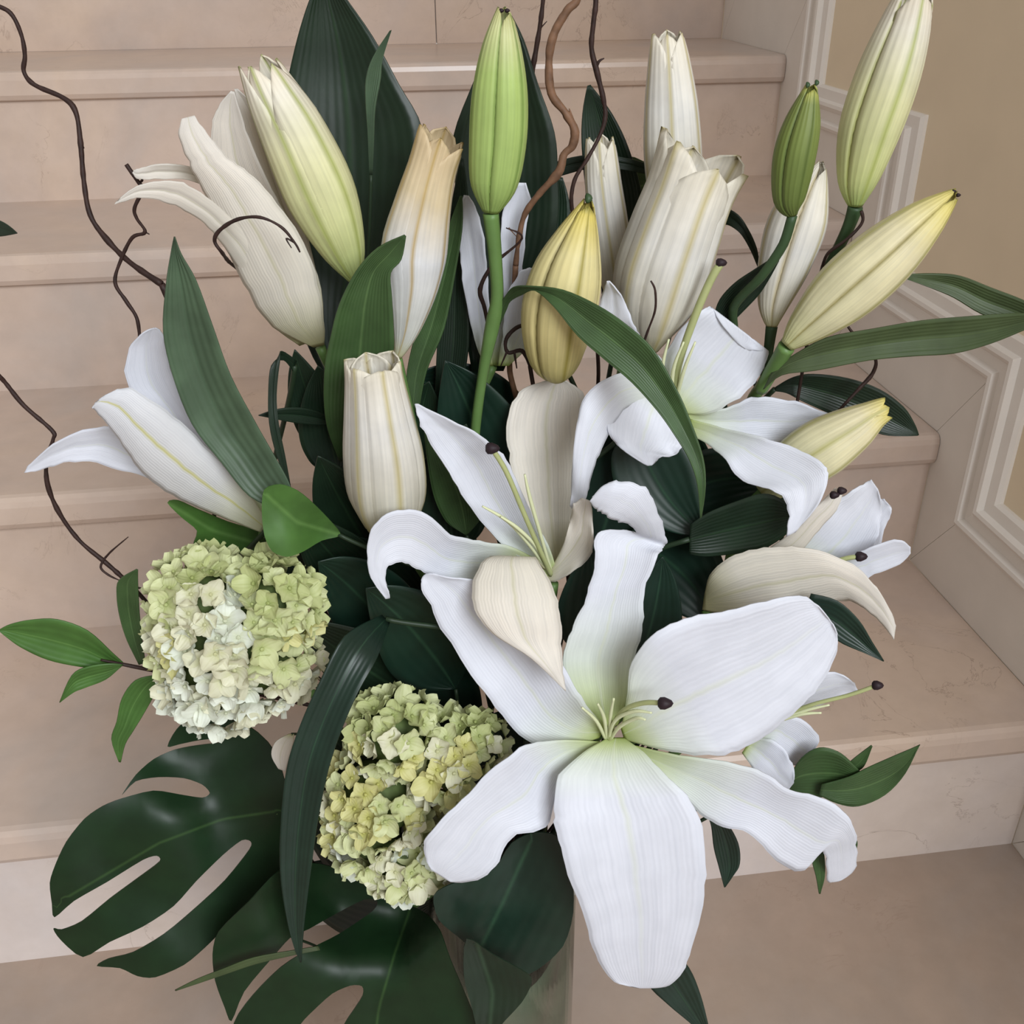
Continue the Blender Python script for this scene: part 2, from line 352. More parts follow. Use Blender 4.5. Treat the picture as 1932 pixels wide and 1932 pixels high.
mo = bpy.data.objects.new('trim_2', None); col.objects.link(mo); mo.location = (WX, D, 0); put(mo, (WX, D, 0)); mo['kind'] = 'structure'
# moulding profile: (offset outwards from skirting edge, height above wall)
PR = [(0, .014), (0, .018), (.004, .020), (.008, .019), (.011, .013), (.022, .012), (.025, .015), (.029, .018), (.033, .017), (.035, .010), (.047, .008), (.050, .004), (.050, 0.0)]
path = []
for k in range(0, 9):
    path += [(D+T*k+OY, RI*k+OZ), (D+T*k+OY, RI*(k+1)+OZ)]
def mould(a, b, vertical):
    # a, b: ends on the skirting edge; corner mitres shift equally in y and z (outwards = -y, +z)
    V = []; n = len(PR)
    for (y, z) in (a, b):
        for o, hgt in PR: V.append((WX+.014-hgt, y-o, z+o))
    obj('moulding', V, [(i, i+1, i+1+n, i+n) for i in range(n-1)], M['white_wood'], mo, smooth=False)
for i in range(len(path)-1): mould(path[i], path[i+1], i % 2 == 0)
mould((D-.93, OZ), path[0], False)

# ------------------------------------------------------------------ vase
VC = Vector((.057, .490, 0)); VR = .051; VH = .262
def lathe(name, prof, m, parent, seg=64, label=None):
    V = []; Fc = []
    for r, z in prof:
        for k in range(seg): V.append(VC+Vector((r*math.cos(6.28318*k/seg), r*math.sin(6.28318*k/seg), z)))
    n = len(prof)
    for i in range(n-1):
        for k in range(seg): Fc.append((i*seg+k, i*seg+(k+1) % seg, (i+1)*seg+(k+1) % seg, (i+1)*seg+k))
    return obj(name, V, Fc, m, parent, label=label)
gm, gt, gb, go = newmat('clear vase glass'); gt.nodes.remove(gb)
tr_ = nd(gt, 'ShaderNodeBsdfTransparent'); tr_.inputs[0].default_value = s(238, 244, 240); gl_ = nd(gt, 'ShaderNodeBsdfGlossy', Roughness=.04); lw_ = nd(gt, 'ShaderNodeLayerWeight', Blend=.5); fr_ = nd(gt, 'ShaderNodeMath', operation='POWER'); fr_.inputs[1].default_value = 4; gt.links.new(lw_.outputs['Facing'], fr_.inputs[0]); mx_ = nd(gt, 'ShaderNodeMixShader')
gt.links.new(fr_.outputs[0], mx_.inputs[0]); gt.links.new(tr_.outputs[0], mx_.inputs[1]); gt.links.new(gl_.outputs[0], mx_.inputs[2]); gt.links.new(mx_.outputs[0], go.inputs[0])
vase = thing('cylinder_vase', 'clear glass cylinder vase lined with a grey-green leaf, standing on the marble floor', 'vase', VC)
lathe('glass_body', [(.0001, .0005), (VR-.003, .0005), (VR, .004), (VR, VH-.002), (VR-.0015, VH), (VR-.003, VH-.002), (VR-.003, .012), (.0001, .011)], gm, vase)
M['lining'] = leafmat('lining leaf', (132, 146, 120), (150, 164, 136), veins=9, rough=.5)
ln = []
V = []; U = []; nu, nv = 60, 8
for i in range(nv+1):
    for k in range(nu+1):
        a = math.radians(-250+k/nu*352); top = .215+.03*math.sin(a*1.5+1)
        V.append(VC+Vector(((VR-.0045-.0012*k/nu)*math.cos(a), (VR-.0045-.0012*k/nu)*math.sin(a), .013+i/nv*top))); U.append((i/nv, k/nu))
lo = obj('lining_leaf', V, grid_faces(nv, nu), M['lining'], None, U, thick=.0005)
tag(lo, 'wide grey-green leaf rolled inside the glass vase', 'leaf')
STALKS = []
def to_vase(parent, base, r=.0028, m=None, mids=(), label=None, name='stem', keep=0):
    """ask for a stalk from the base of a flower or leaf down into the vase; all are laid at the end, clear of each other and of the leaves and petals.
    mids: points it passes; the first KEEP of them show in the photograph, the rest are only a first guess"""
    STALKS.append(dict(parent=parent, base=P(*base), r=r, m=m or M['stem_shade'], fixed=[P(*q) for q in mids[:keep]], guess=[P(*q) for q in mids[keep:]], name=name))
DOFF = [0.0]
from mathutils.bvhtree import BVHTree
def top_of(o):
    while o.parent: o = o.parent
    return o
TREES = {}
def trees(skip=None):
    """(owner, tree, low, high) of every mesh built so far"""
    bpy.context.view_layer.update()
    for o in list(col.objects):
        if o.type == 'MESH' and o.name not in TREES:
            vv = [o.matrix_world @ v.co for v in o.data.vertices]
            TREES[o.name] = (top_of(o).name, BVHTree.FromPolygons(vv, [tuple(p.vertices) for p in o.data.polygons]), [min(v[k] for v in vv) for k in range(3)], [max(v[k] for v in vv) for k in range(3)])
    return TREES.values()
def clear(rows_fn, offs):
    """the smallest push back (in metres) at which a blade meets nothing already built"""
    T_ = list(trees())
    for off in offs:
        V = []; Fc = []
        for e_ in (-.0018, 0, .0018):      # with room for its thickness
            v_, f_ = rows_fn(off+e_); k_ = len(V); V += v_; Fc += [tuple(i+k_ for i in q) for q in f_]
        t = BVHTree.FromPolygons(V, Fc)
        lo = [min(v[k] for v in V)-.001 for k in range(3)]; hi = [max(v[k] for v in V)+.001 for k in range(3)]
        if not any(all(l2[k] < hi[k] and h2[k] > lo[k] for k in range(3)) and t.overlap(t2) for _o, t2, l2, h2 in T_): return off
    return offs[0]
# ------------------------------------------------------------------ leaves
def leaf(rows, m, label, base=None, group=None, cat='leaf', nm='leaf', ruf=0, groove=1.0, r=.0016, mids=(), name='lily_leaf', stem=True, fr=2, nu=10, fit=False, keep=0):
    if fit:                            # hidden filler: how far back it sits is free, so it goes where there is room
        off = clear(lambda o_: sheet(None, [(q[0], q[1], q[2], q[3], q[4]+o_)+tuple(q[5:]) for q in rows], None, None, groove=groove, ruf=ruf, fr=fr, nu=nu), [k*.004 for k in range(44)])
        rows = [(q[0], q[1], q[2], q[3], q[4]+off)+tuple(q[5:]) for q in rows]
    r0_ = rows[0]; b = base or ((r0_[0]+r0_[2])/2, (r0_[1]+r0_[3])/2, r0_[4])
    t = thing(name, label, cat, P(*b), group)
    sheet('blade', rows, M[m], t, groove=groove, ruf=ruf, fr=fr, nu=nu)
    if stem: to_vase(t, b, r, mids=mids, name='leaf_stalk', keep=keep)
    return t
def auto(b, tp, wd, bend=(0, 0), cup=4, tilt=0, shape='ovate', dm=None):
    """rows of a plain leaf between a base and a tip (px,py,d), widest wd px"""
    rows = []; n = 8
    for i in range(n+1):
        v = i/n; q = 4*v*(1-v)
        x = b[0]+(tp[0]-b[0])*v+bend[0]*q; y = b[1]+(tp[1]-b[1])*v+bend[1]*q
        d = b[2]+(tp[2]-b[2])*v+((dm or 0)*q)
        tx = tp[0]-b[0]+bend[0]*4*(1-2*v); ty = tp[1]-b[1]+bend[1]*4*(1-2*v); L = math.hypot(tx, ty) or 1
        pr = {'ovate': math.sin(math.pi*min(1, v**.75*1.0))**.8, 'lance': math.sin(math.pi*v**.9)**.9, 'strap': min(1, (1-v)*3.2)**.7*min(1, .5+v*2)}[shape]
        h = max(.6, wd/2*pr)
        rows.append((x-ty/L*h, y+tx/L*h, x+ty/L*h, y-tx/L*h, d, cup*pr, tilt))
    return rows
# tall broad leaves at the back
leaf([(640, 760, 690, 760, 0.582), (575, 640, 705, 640, 0.587, 5), (545, 500, 765, 500, 0.597, 7), (527, 370, 795, 360, 0.602, 8), (522, 260, 797, 245, 0.607, 8), (545, 140, 752, 158, 0.612, 7), (566, 54, 703, 69, 0.614, 5), (588, -10, 648, -10, 0.615, 3), (612, -55, 620, -55, 0.616)],
     'leaf_dark', 'tallest broad dark green leaf standing behind the lime and cream lily bud', name='broad_leaf')
leaf([(697, 330, 703, 330, .572), (694, 260, 706, 262, .571, 0), (690, 200, 708, 205, .570, 1), (690, 150, 718, 150, .569, 1), (703, 108, 722, 112, .568), (735, 58, 739, 57, .566)],
     'leaf_strap', 'slender pale-backed leaf twisted in front of the tallest broad leaf', name='narrow_leaf', groove=0, r=.001)
leaf([(890, 700, 950, 700, .585), (868, 560, 1010, 560, .59, 4), (862, 430, 1050, 430, .592, 6), (858, 330, 1052, 330, .594, 6), (856, 255, 1046, 250, .595, 6), (893, 156, 1014, 156, .596, 5), (925, 80, 988, 75, .597, 3), (955, 20, 960, 20, .597)],
     'leaf_dark', 'broad dark leaf right behind the bright green bud on its tall stalk', name='broad_leaf')
leaf([(1140, 620, 1190, 620, 0.62), (1130, 500, 1205, 500, 0.625, 3), (1108, 380, 1212, 380, 0.63, 4), (1098, 280, 1188, 285, 0.633, 4), (1099, 215, 1155, 215, 0.635, 2), (1108, 162, 1114, 160, 0.635)],
     'leaf_dark', 'pointed dark leaf behind the slim cream lily tube and the willow twig', name='pointed_leaf')
leaf([(1150, 370, 1180, 400, 0.64), (1180, 300, 1215, 410, 0.644, 2), (1215, 305, 1245, 390, 0.646, 2), (1250, 330, 1270, 380, 0.647), (1290, 360, 1292, 362, 0.647)],
     'leaf_mid', 'short green leaf tucked between the slim cream tube and the white lily trumpet', name='pointed_leaf')
leaf([(1010, 330, 1020, 345, 0.625), (1050, 305, 1065, 330, 0.624), (1110, 292, 1115, 318, 0.623), (1170, 296, 1170, 320, 0.623), (1230, 312, 1228, 330, 0.624), (1275, 335, 1275, 337, 0.625)],
     'leaf_dark', 'thin dark leaf lying level across the brown willow twigs', name='narrow_leaf', r=.001)
leaf([(985, 560, 1030, 560, 0.6), (975, 470, 1070, 470, 0.605, 3), (1000, 380, 1075, 390, 0.608, 3), (1030, 330, 1062, 335, 0.61)],
     'leaf_dark', 'dark leaf between the bright green bud and the yellow bud', name='pointed_leaf')
leaf([(1350, 420, 1352, 432, .585), (1366, 394, 1368, 424, .583, 1), (1392, 405, 1384, 430, .58, 1), (1412, 432, 1400, 445, .578), (1428, 468, 1417, 475, .577), (1434, 505, 1430, 506, .577)],
     'leaf_dark', 'small hooked dark leaf curling beside the white lily trumpet', name='narrow_leaf', r=.001)
leaf([(1345, 600, 1372, 618, .555), (1358, 565, 1400, 590, .5535, 1), (1385, 535, 1432, 556, .548, 1), (1418, 512, 1452, 525, .541, 0), (1460, 485, 1470, 492, .536)],
     'leaf_dark', 'dark leaf hugging the stalk of the small dark green bud', name='narrow_leaf')
# arching and strap leaves
leaf([(535, 965, 552, 930, .47), (471, 937, 540, 900, .472, 3), (417, 872, 507, 842, .474, 5), (362, 800, 482, 798, .474, 6), (326, 709, 435, 709, .472, 6), (308, 626, 402, 618, .47, 5), (313, 540, 370, 530, .468, 3), (322, 480, 342, 480, .467, 1), (328, 447, 330, 447, .466)],
     'leaf_strap', 'stiff grey-green ribbed leaf rising against the white lily facing left', name='strap_leaf', nu=14)
leaf([(640, 870, 665, 870, .53), (618, 810, 700, 815, .525, 3), (611, 755, 725, 740, .52, 4), (613, 690, 742, 670, .517, 5), (624, 635, 742, 610, .515, 5), (640, 575, 739, 560, .513, 5), (672, 512, 737, 515, .512, 4), (712, 468, 757, 490, .511, 2), (763, 443, 766, 446, .51)],
     'leaf_mid', 'ribbed green leaf in front of the half-open buff and white bud', name='strap_leaf', nu=14)
leaf([(768, 770, 790, 780, .55), (768, 700, 805, 700, .553, 2), (790, 610, 838, 620, .556, 3), (820, 520, 858, 520, .558, 3), (846, 430, 872, 430, .56, 2), (868, 370, 872, 370, .561)],
     'leaf_mid', 'narrow green leaf leaning along the right side of the buff and white bud', name='strap_leaf')
leaf([(820, 780, 860, 780, .575), (825, 650, 885, 650, .578, 3), (838, 520, 880, 520, .582, 3), (850, 400, 885, 400, .585, 2), (868, 300, 874, 300, .586)],
     'leaf_dark', 'narrow dark leaf standing between the buff bud and the green stalk', name='strap_leaf')
leaf([(720, 1160, 735, 1175, .47), (650, 1200, 712, 1240, .44, 3), (604, 1285, 676, 1305, .425, 4), (566, 1370, 645, 1375, .417, 5), (541, 1450, 620, 1450, .412, 5), (530, 1550, 600, 1545, .408, 5), (529, 1650, 586, 1645, .405, 4), (540, 1730, 575, 1735, .403, 2), (554, 1785, 570, 1790, .402, 1), (566, 1815, 569, 1815, .402)],
     'leaf_teal', 'long folded blue-green strap leaf hanging down between the two hydrangea heads', name='strap_leaf')
leaf([(552, 700, 560, 680, .53), (535, 680, 532, 662, .525), (512, 690, 528, 680, .52, 0), (506, 740, 522, 745, .515, 0), (508, 800, 526, 800, .51, 0), (522, 860, 538, 860, .507, 0), (546, 920, 549, 920, .505)],
     'leaf_dark', 'narrow near-black strap leaf bent sharply beside the ribbed grey-green leaf', name='strap_leaf', base=(556, 690, .53), mids=((640, 900, .54),))
leaf(auto((640, 800, .545), (488, 784, .52), 30, (0, -8), 1, 0, 'lance'), 'leaf_dark', 'small dark pointed leaf crossing the bent near-black strap leaf', name='narrow_leaf', r=.001)
# right-hand side
leaf([(1460, 738, 1463, 730, .566), (1484, 742, 1496, 712, .563, 1), (1512, 756, 1535, 706, .56, 3), (1560, 778, 1600, 714, .56, 4), (1610, 800, 1660, 735, .558, 4), (1665, 820, 1705, 768, .556, 3), (1705, 823, 1726, 800, .555, 1), (1731, 822, 1734, 820, .555)],
     'leaf_dark', 'dark leaf behind the tips of the small cream bud on the right', name='broad_leaf', keep=1, mids=((1440, 756, .572),))
leaf([(1300, 1045, 1302, 990, .515), (1330, 1050, 1335, 968, .513, 4), (1380, 1046, 1385, 948, .511, 5), (1440, 1036, 1440, 932, .506, 4), (1484, 1008, 1478, 945, .501, 1), (1498, 985, 1498, 975, .499)],
     'leaf_dark', 'glossy dark leaf between the drooping petal and the lily facing right', name='salal_leaf')
leaf([(1500, 1200, 1530, 1120, .48), (1545, 1190, 1580, 1134, .475, 2), (1590, 1215, 1620, 1170, .47, 2), (1630, 1232, 1646, 1212, .466, 1), (1666, 1248, 1668, 1247, .463)],
     'leaf_teal', 'pointed dark leaf below the drooping petal of the lily facing right', name='pointed_leaf')
leaf([(1335, 1540, 1350, 1535, .47), (1342, 1560, 1372, 1553, .468, 1), (1347, 1600, 1393, 1592, .466, 3), (1356, 1635, 1396, 1630, .465, 2), (1362, 1658, 1384, 1652, .464, 1), (1366, 1674, 1369, 1673, .464)],
     'leaf_teal', 'small drooping oval leaf below the curled petal of the largest lily', name='ruscus_leaf', r=.0012)
leaf([(1215, 1800, 1260, 1780, .465), (1222, 1855, 1300, 1826, .463, 2), (1260, 1895, 1322, 1878, .461, 3), (1312, 1940, 1337, 1936, .459, 2), (1345, 1985, 1348, 1984, .457)],
     'leaf_teal', 'pointed blue-green leaf hanging below the lowest petal of the largest lily', name='pointed_leaf')
# sprig of ruscus on the right
t = thing('ruscus_sprig', 'short leafy sprig with three green leaves right of the largest lily', 'sprig', P(1500, 1490, .465))
sheet('leaf', [(1485, 1492, 1487, 1470, .468), (1500, 1500, 1512, 1430, .465, 3), (1535, 1505, 1545, 1411, .462, 4), (1575, 1500, 1580, 1418, .46, 3), (1605, 1490, 1608, 1440, .458, 1), (1630, 1470, 1632, 1466, .457)], M['leaf_mid'], t, groove=1)
sheet('leaf', [(1545, 1500, 1550, 1480, .458), (1580, 1516, 1600, 1466, .456, 2), (1620, 1521, 1640, 1447, .454, 3), (1670, 1500, 1690, 1425, .452, 3), (1708, 1460, 1716, 1414, .451, 1), (1734, 1406, 1736, 1405, .45)], M['leaf_mid'], t, groove=1)
sheet('leaf', [(1595, 1445, 1605, 1460, .46), (1615, 1428, 1630, 1446, .459, 1), (1644, 1406, 1646, 1408, .458)], M['leaf_mid'], t, groove=.5)
to_vase(t, (1488, 1482, .468), .0012)
t = thing('ruscus_sprig', 'two small dark leaf tips showing around the curled petal end of the largest lily', 'sprig', P(1500, 1560, .45))
sheet('leaf', [(1560, 1560, 1570, 1570, .445), (1580, 1545, 1605, 1565, .442, 1), (1598, 1580, 1618, 1590, .44, 1), (1608, 1612, 1612, 1614, .44)], M['leaf_mid'], t, groove=.5)
sheet('leaf', [(1530, 1600, 1550, 1590, .44), (1532, 1625, 1556, 1620, .437, 1), (1540, 1655, 1556, 1655, .434, 1), (1545, 1686, 1548, 1686, .432)], M['leaf_mid'], t, groove=.5)
tube('twig', [(1480, 1550, .455), (1530, 1580, .446), (1560, 1575, .445)], .0008, M['stem_dark'], t)
to_vase(t, (1480, 1550, .455), .001)
# ruscus sprig on the left
t = thing('ruscus_sprig', 'brown-stalked sprig with bright green leaves left of the upper hydrangea', 'sprig', P(300, 1265, .47))
sheet('leaf', [(232, 1256, 232, 1250, .462), (205, 1263, 212, 1232, .46, 2), (150, 1258, 165, 1190, .457, 4), (90, 1245, 108, 1169, .455, 4), (40, 1222, 58, 1170, .453, 3), (12, 1202, 20, 1178, .452, 1), (-2, 1190, -1, 1188, .452)], M['leaf_bright'], t, groove=1)
sheet('leaf', [(232, 1254, 228, 1258, .458), (205, 1252, 200, 1282, .455, 1), (165, 1258, 160, 1298, .452, 2), (135, 1275, 140, 1306, .45, 1), (112, 1325, 114, 1325, .449)], M['leaf_bright'], t, groove=.6)
sheet('leaf', [(262, 1254, 274, 1250, .462), (240, 1210, 268, 1205, .46, 2), (226, 1165, 263, 1160, .459, 3), (220, 1125, 261, 1122, .458, 2), (224, 1095, 260, 1097, .457, 1), (257, 1074, 260, 1075, .457)], M['leaf_mid'], t, groove=1)
sheet('leaf', [(292, 1274, 296, 1285, .462), (255, 1284, 291, 1310, .46, 2), (230, 1318, 272, 1345, .458, 3), (220, 1362, 252, 1378, .456, 2), (210, 1395, 236, 1405, .455, 1), (224, 1437, 228, 1438, .454)], M['leaf_bright'], t, groove=1)
tube('twig', [(310, 1268, .47), (265, 1260, .464), (225, 1252, .461), (190, 1245, .459)], [.0014, .0012, .001, .0006], M['twig'], t)
tube('twig', [(290, 1268, .467), (294, 1278, .464)], .0009, M['twig'], t); tube('twig', [(280, 1262, .466), (270, 1250, .463)], .0009, M['twig'], t)
to_vase(t, (310, 1268, .47), .0013, M['twig'], mids=((480, 1330, .50),))
t = thing('salal_leaf', 'notched dark green leaf under the white lily facing left', 'leaf', P(500, 1030, .50))
polyleaf('blade', [(316, 948), (336, 944), (372, 960), (430, 984), (492, 1004), (512, 1032), (470, 1048), (420, 1036), (366, 1032), (372, 1002), (345, 978)], [(316, 948, .497), (512, 1032, .525)], M['leaf_bright'], t, rib=[(510, 1032), (400, 1000), (316, 948)], fold=3)
to_vase(t, (505, 1030, .5245), .0012, mids=((560, 1070, .525), (740, 1280, .54)))
t = thing('salal_leaf', 'bright green cupped leaf above the upper hydrangea head', 'leaf', P(600, 1010, .475))
polyleaf('blade', [(498, 924), (528, 914), (562, 926), (594, 952), (630, 990), (642, 1010), (606, 1020), (572, 1040), (542, 1050), (514, 1040), (499, 1010), (494, 965)], [(500, 922, .458), (640, 1008, .48), (520, 1030, .456)], M['leaf_bright'], t, rib=[(640, 1008), (560, 985), (505, 935)], fold=5)
to_vase(t, (638, 1008, .48), .0012, mids=((665, 1050, .515), (760, 1250, .54)))
# round leaf over the vase rim, and its darker neighbour
t = thing('salal_leaf', 'large round blue-green leaf hanging over the rim of the vase', 'leaf', P(960, 1600, .45))
polyleaf('blade', [(930, 1640), (965, 1590), (1010, 1570), (1055, 1580), (1078, 1640), (1082, 1720), (1062, 1785), (1012, 1830), (960, 1846), (915, 1812), (868, 1770), (828, 1735), (818, 1690), (850, 1668)], [(960, 1600, .44), (1080, 1700, .428), (960, 1840, .428), (830, 1710, .424)], M['leaf_teal'], t, rib=[(1000, 1590), (950, 1700), (900, 1800)], fold=4)
to_vase(t, (1000, 1585, .44), .0014)
t = thing('salal_leaf', 'near-black green leaf low against the vase beside the split leaf', 'leaf', P(920, 1780, .42))
polyleaf('blade', [(880, 1770), (930, 1800), (985, 1830), (1004, 1850), (985, 1890), (940, 1940), (915, 1990), (890, 1900), (875, 1840)], [(930, 1800, .406), (920, 1950, .396), (1000, 1850, .402)], M['leaf_dark'], t, rib=[(900, 1780), (930, 1870), (920, 1980)], fold=5)
to_vase(t, (893, 1778, .406), .0014)
# monstera leaves
t = thing('monstera_leaf', 'large split dark leaf with open slots spread left of the vase', 'leaf', P(510, 1560, .46))
polyleaf('blade', [(520, 1420), (470, 1370), (415, 1355), (364, 1351), (333, 1376), (316, 1408), (338, 1404), (376, 1396), (420, 1392), (418, 1400), (372, 1406), (330, 1414), (290, 1432), (256, 1462), (230, 1500), (256, 1474), (299, 1466), (347, 1468), (381, 1480), (396, 1496), (381, 1505), (338, 1499), (289, 1492), (230, 1506),
    (193, 1521), (159, 1545), (125, 1588), (104, 1632), (94, 1665), (98, 1704), (103, 1730), (140, 1699), (203, 1663), (270, 1622), (296, 1614), (301, 1625), (260, 1656), (207, 1695), (154, 1738), (116, 1754), (101, 1752), (116, 1774), (157, 1805), (207, 1777), (270, 1748), (328, 1709), (371, 1661), (420, 1613), (456, 1585), (473, 1587), (470, 1603), (424, 1661), (367, 1714), (309, 1762), (251, 1796), (205, 1808),
    (183, 1822), (227, 1826), (260, 1841), (294, 1843), (347, 1820), (386, 1788), (430, 1745), (490, 1690), (540, 1620), (550, 1530)],
    [(520, 1520, .455), (95, 1680, .425), (350, 1370, .487), (440, 1365, .49), (290, 1840, .42), (300, 1600, .436)], M['monstera'], t, rib=[(520, 1530), (420, 1545), (300, 1590), (130, 1690)], fold=2.5, step=18, wav=1.5)
to_vase(t, (522, 1530, .456), .0022, M['stem'], name='leaf_stalk')
for q in ([(500, 1560), (430, 1640), (330, 1740), (240, 1815)], [(470, 1545), (380, 1560), (250, 1600), (120, 1720)], [(470, 1540), (400, 1450), (320, 1440)]): pass
t = thing('monstera_leaf', 'large split dark leaf draped low in front of the vase', 'leaf', P(760, 1670, .44))
polyleaf('blade', [(530, 1640), (470, 1700), (412, 1758), (401, 1800), (406, 1850), (424, 1900), (437, 1926), (461, 1870), (514, 1806), (548, 1768), (582, 1753), (635, 1723), (688, 1696), (712, 1699), (703, 1719), (642, 1761), (582, 1791), (529, 1825), (476, 1878), (441, 1930), (445, 1990), (470, 2060), (505, 2085), (530, 1990), (567, 1932), (589, 1908), (627, 1874), (661, 1859), (683, 1860), (684, 1878), (665, 1908), (648, 1935), (610, 2020), (602, 2105),
    (680, 2150), (780, 2160), (850, 2110), (895, 2030), (905, 1950), (880, 1880), (850, 1810), (830, 1755), (805, 1724), (770, 1706), (735, 1691), (690, 1666), (640, 1640), (590, 1628)],
    lambda x, y: .415-.012*max(0, (y-1850)/300)+.05*(lambda s_: s_*s_*(3-2*s_))(max(0, min(1, (1860-y-.9*max(0, x-760))/170))*max(0, min(1, (x-470)/170))), M['monstera'], t, rib=[(776, 1712), (745, 1800), (715, 1900), (690, 2100)], fold=2.5, step=18, wav=1.5)
to_vase(t, (776, 1712, .4605), .0024, M['stem'], name='leaf_stalk')
leaf([(600, 1785, 604, 1792, .408), (560, 1792, 562, 1800, .404), (480, 1806, 484, 1818, .40), (420, 1828, 424, 1838, .398), (370, 1848, 374, 1855, .397), (330, 1868, 332, 1869, .396)],
     'leaf_olive', 'thin olive grass blade lying across both split leaves', name='grass_blade', groove=0, r=.0008)
leaf(auto((-60, 425, .62), (32, 440, .60), 34, (0, -3), 1, 0, 'lance'), 'leaf_dark', 'dark leaf tip poking in at the edge below the long willow twig', name='pointed_leaf', stem=False, group=None)
t = thing('spent_tepal', 'pale dried petal scrap between the hydrangea heads and split leaf', 'petal', P(540, 1400, .455))
sheet('blade', [(545, 1385, 555, 1385, .45), (520, 1400, 552, 1405, .449, 1), (512, 1425, 545, 1430, .448, 1), (525, 1450, 538, 1455, .447)], M['petal_cream_shade'], t)
to_vase(t, (550, 1385, .45), .0008)
# ------------------------------------------------------------------ lily buds
def lbud(name, label, axis, radii, m, base_r=.0028, mids=(), keep=0, stalk=None, sm='stem', cat='bud', stem_label=None, **kw):
    t = thing(name, label, cat, P(*axis[0]))
    bud(t, axis, radii, M[m], **kw)
    to_vase(t, axis[0], base_r, M[sm], mids=mids, keep=keep)
    return t
def tips(t, pts, m='twig', r=.0016):
    for p in pts: lump('bud_tip', P(*p), r, M['stem_dark' if m == 'g' else 'anther'], t, sq=1.3)
t = lbud('lily_bud', 'large lime and cream lily bud with parted tips before the tallest leaf', [(672, 532, .545), (650, 470, .543), (610, 370, .54), (560, 260, .538), (515, 175, .537), (480, 108, .537)], [10, 42, 66, 63, 50, 34], 'bud_lime', phase=35, ts=.70, inner=True, tipvar=.1, ridge=.05)
t = lbud('lily_bud', 'half-open buff and white lily bud with flared ragged tips', [(750, 676, .54), (766, 623, .54), (778, 545, .54), (782, 471, .54), (800, 380, .54), (818, 310, .54), (838, 246, .54)], [6, 25, 47, 62, 53, 46, 50], 'bud_peach', phase=58, ts=.84, inner=True, tipvar=.06, groove=.14)
t = thing('lily_spray', 'tall green stalk carrying the bright green closed bud', 'spray', P(925, 400, .53))
bt = bpy.data.objects.new('bud', None); col.objects.link(bt); bt.parent = t; put(bt, ORG[t.name]); bt['label'] = 'bright green closed lily bud'
bud(bt, [(926, 400, .53), (932, 350, .53), (940, 270, .53), (944, 180, .53), (947, 90, .53), (951, 12, .53)], [16, 44, 54, 53, 38, 12], M['bud_green'], phase=50, ts=.93, ridge=.04)
lump('bud_tip', P(946, 20, .529), .0012, M['anther'], bt); lump('bud_tip', P(957, 20, .529), .0012, M['anther'], bt)
tube('stalk', [(926, 402, .53), (934, 480, .532), (938, 560, .535), (930, 610, .538), (912, 700, .542), (898, 800, .545), (890, 900, .55)], [.0042, .0036, .0035, .0042, .003, .003, .003], M['stem'], t)
sheet('leaf', [(931, 606, 944, 612, .5375), (940, 578, 956, 584, .535), (952, 560, 964, 568, .532), (968, 542, 985, 556, .525), (1000, 540, 1010, 549, .515, 1), (1062, 547, 1046, 580, .505, 2), (1127, 576, 1090, 634, .495, 3), (1181, 612, 1140, 678, .487, 3), (1232, 659, 1192, 722, .48, 3), (1275, 732, 1240, 775, .472, 3), (1301, 790, 1272, 820, .466, 2), (1326, 862, 1300, 866, .46, 2), (1331, 917, 1316, 915, .456, 1), (1324, 976, 1321, 978, .454)], M['leaf_mid'], t, groove=1.0, label='long arching green leaf bowing over the upper open lily')
to_vase(t, (890, 900, .55), .003)
t = lbud('lily_bud', 'plump yellow lily bud with a dark tip beside the arching leaf', [(1050, 715, .539), (1048, 680, .535), (1055, 600, .532), (1072, 520, .532), (1092, 445, .533), (1111, 376, .534)], [14, 50, 71, 68, 42, 9], 'bud_yellow', keep=1, mids=((1050, 703, .575),), phase=20, ts=.95, ridge=.04, groove=.12)
tips(t, [(1110, 374, .534)], 'g', .002)
t = lbud('lily_bud', 'slim cream lily tube half hidden behind the plump yellow bud', [(1170, 590, .601), (1160, 500, .601), (1148, 420, .601), (1138, 340, .601), (1132, 256, .601)], [16, 34, 37, 34, 28], 'bud_white', phase=55, ts=.8, inner=True, tipvar=.04)
t = lbud('lily_bud', 'pale upright lily tube with two tips standing behind the white trumpet', [(1285, 470, .605), (1278, 400, .605), (1270, 300, .605), (1266, 200, .605), (1262, 120, .605), (1258, 58, .605)], [22, 46, 54, 50, 40, 30], 'bud_white', phase=60, ts=.8, inner=True, tipvar=.04)
t = lbud('lily_flower', 'large ribbed white lily trumpet just opening with five pointed tips', [(1222, 660, .56), (1228, 600, .558), (1245, 530, .556), (1275, 440, .556), (1308, 350, .558), (1340, 272, .56)], [20, 62, 84, 84, 80, 88], 'bud_white', cat='flower', phase=20, ts=.78, inner=True, tipvar=.12, ridge=.10, groove=.16, flare=.05)
t = lbud('lily_bud', 'small dark green closed lily bud on a curved stalk', [(1495, 406, .525), (1490, 375, .525), (1500, 300, .525), (1516, 230, .525), (1532, 158, .525)], [10, 30, 40, 34, 10], 'bud_small', base_r=.0026, keep=3, mids=((1478, 460, .527), (1436, 522, .533), (1385, 578, .548), (1340, 660, .575), (1250, 900, .585), (1180, 1100, .565)), sm='stem_dark', phase=30, ts=.94, ridge=.04)
tips(t, [(1524, 160, .523), (1541, 156, .523)], 'g', .0011)
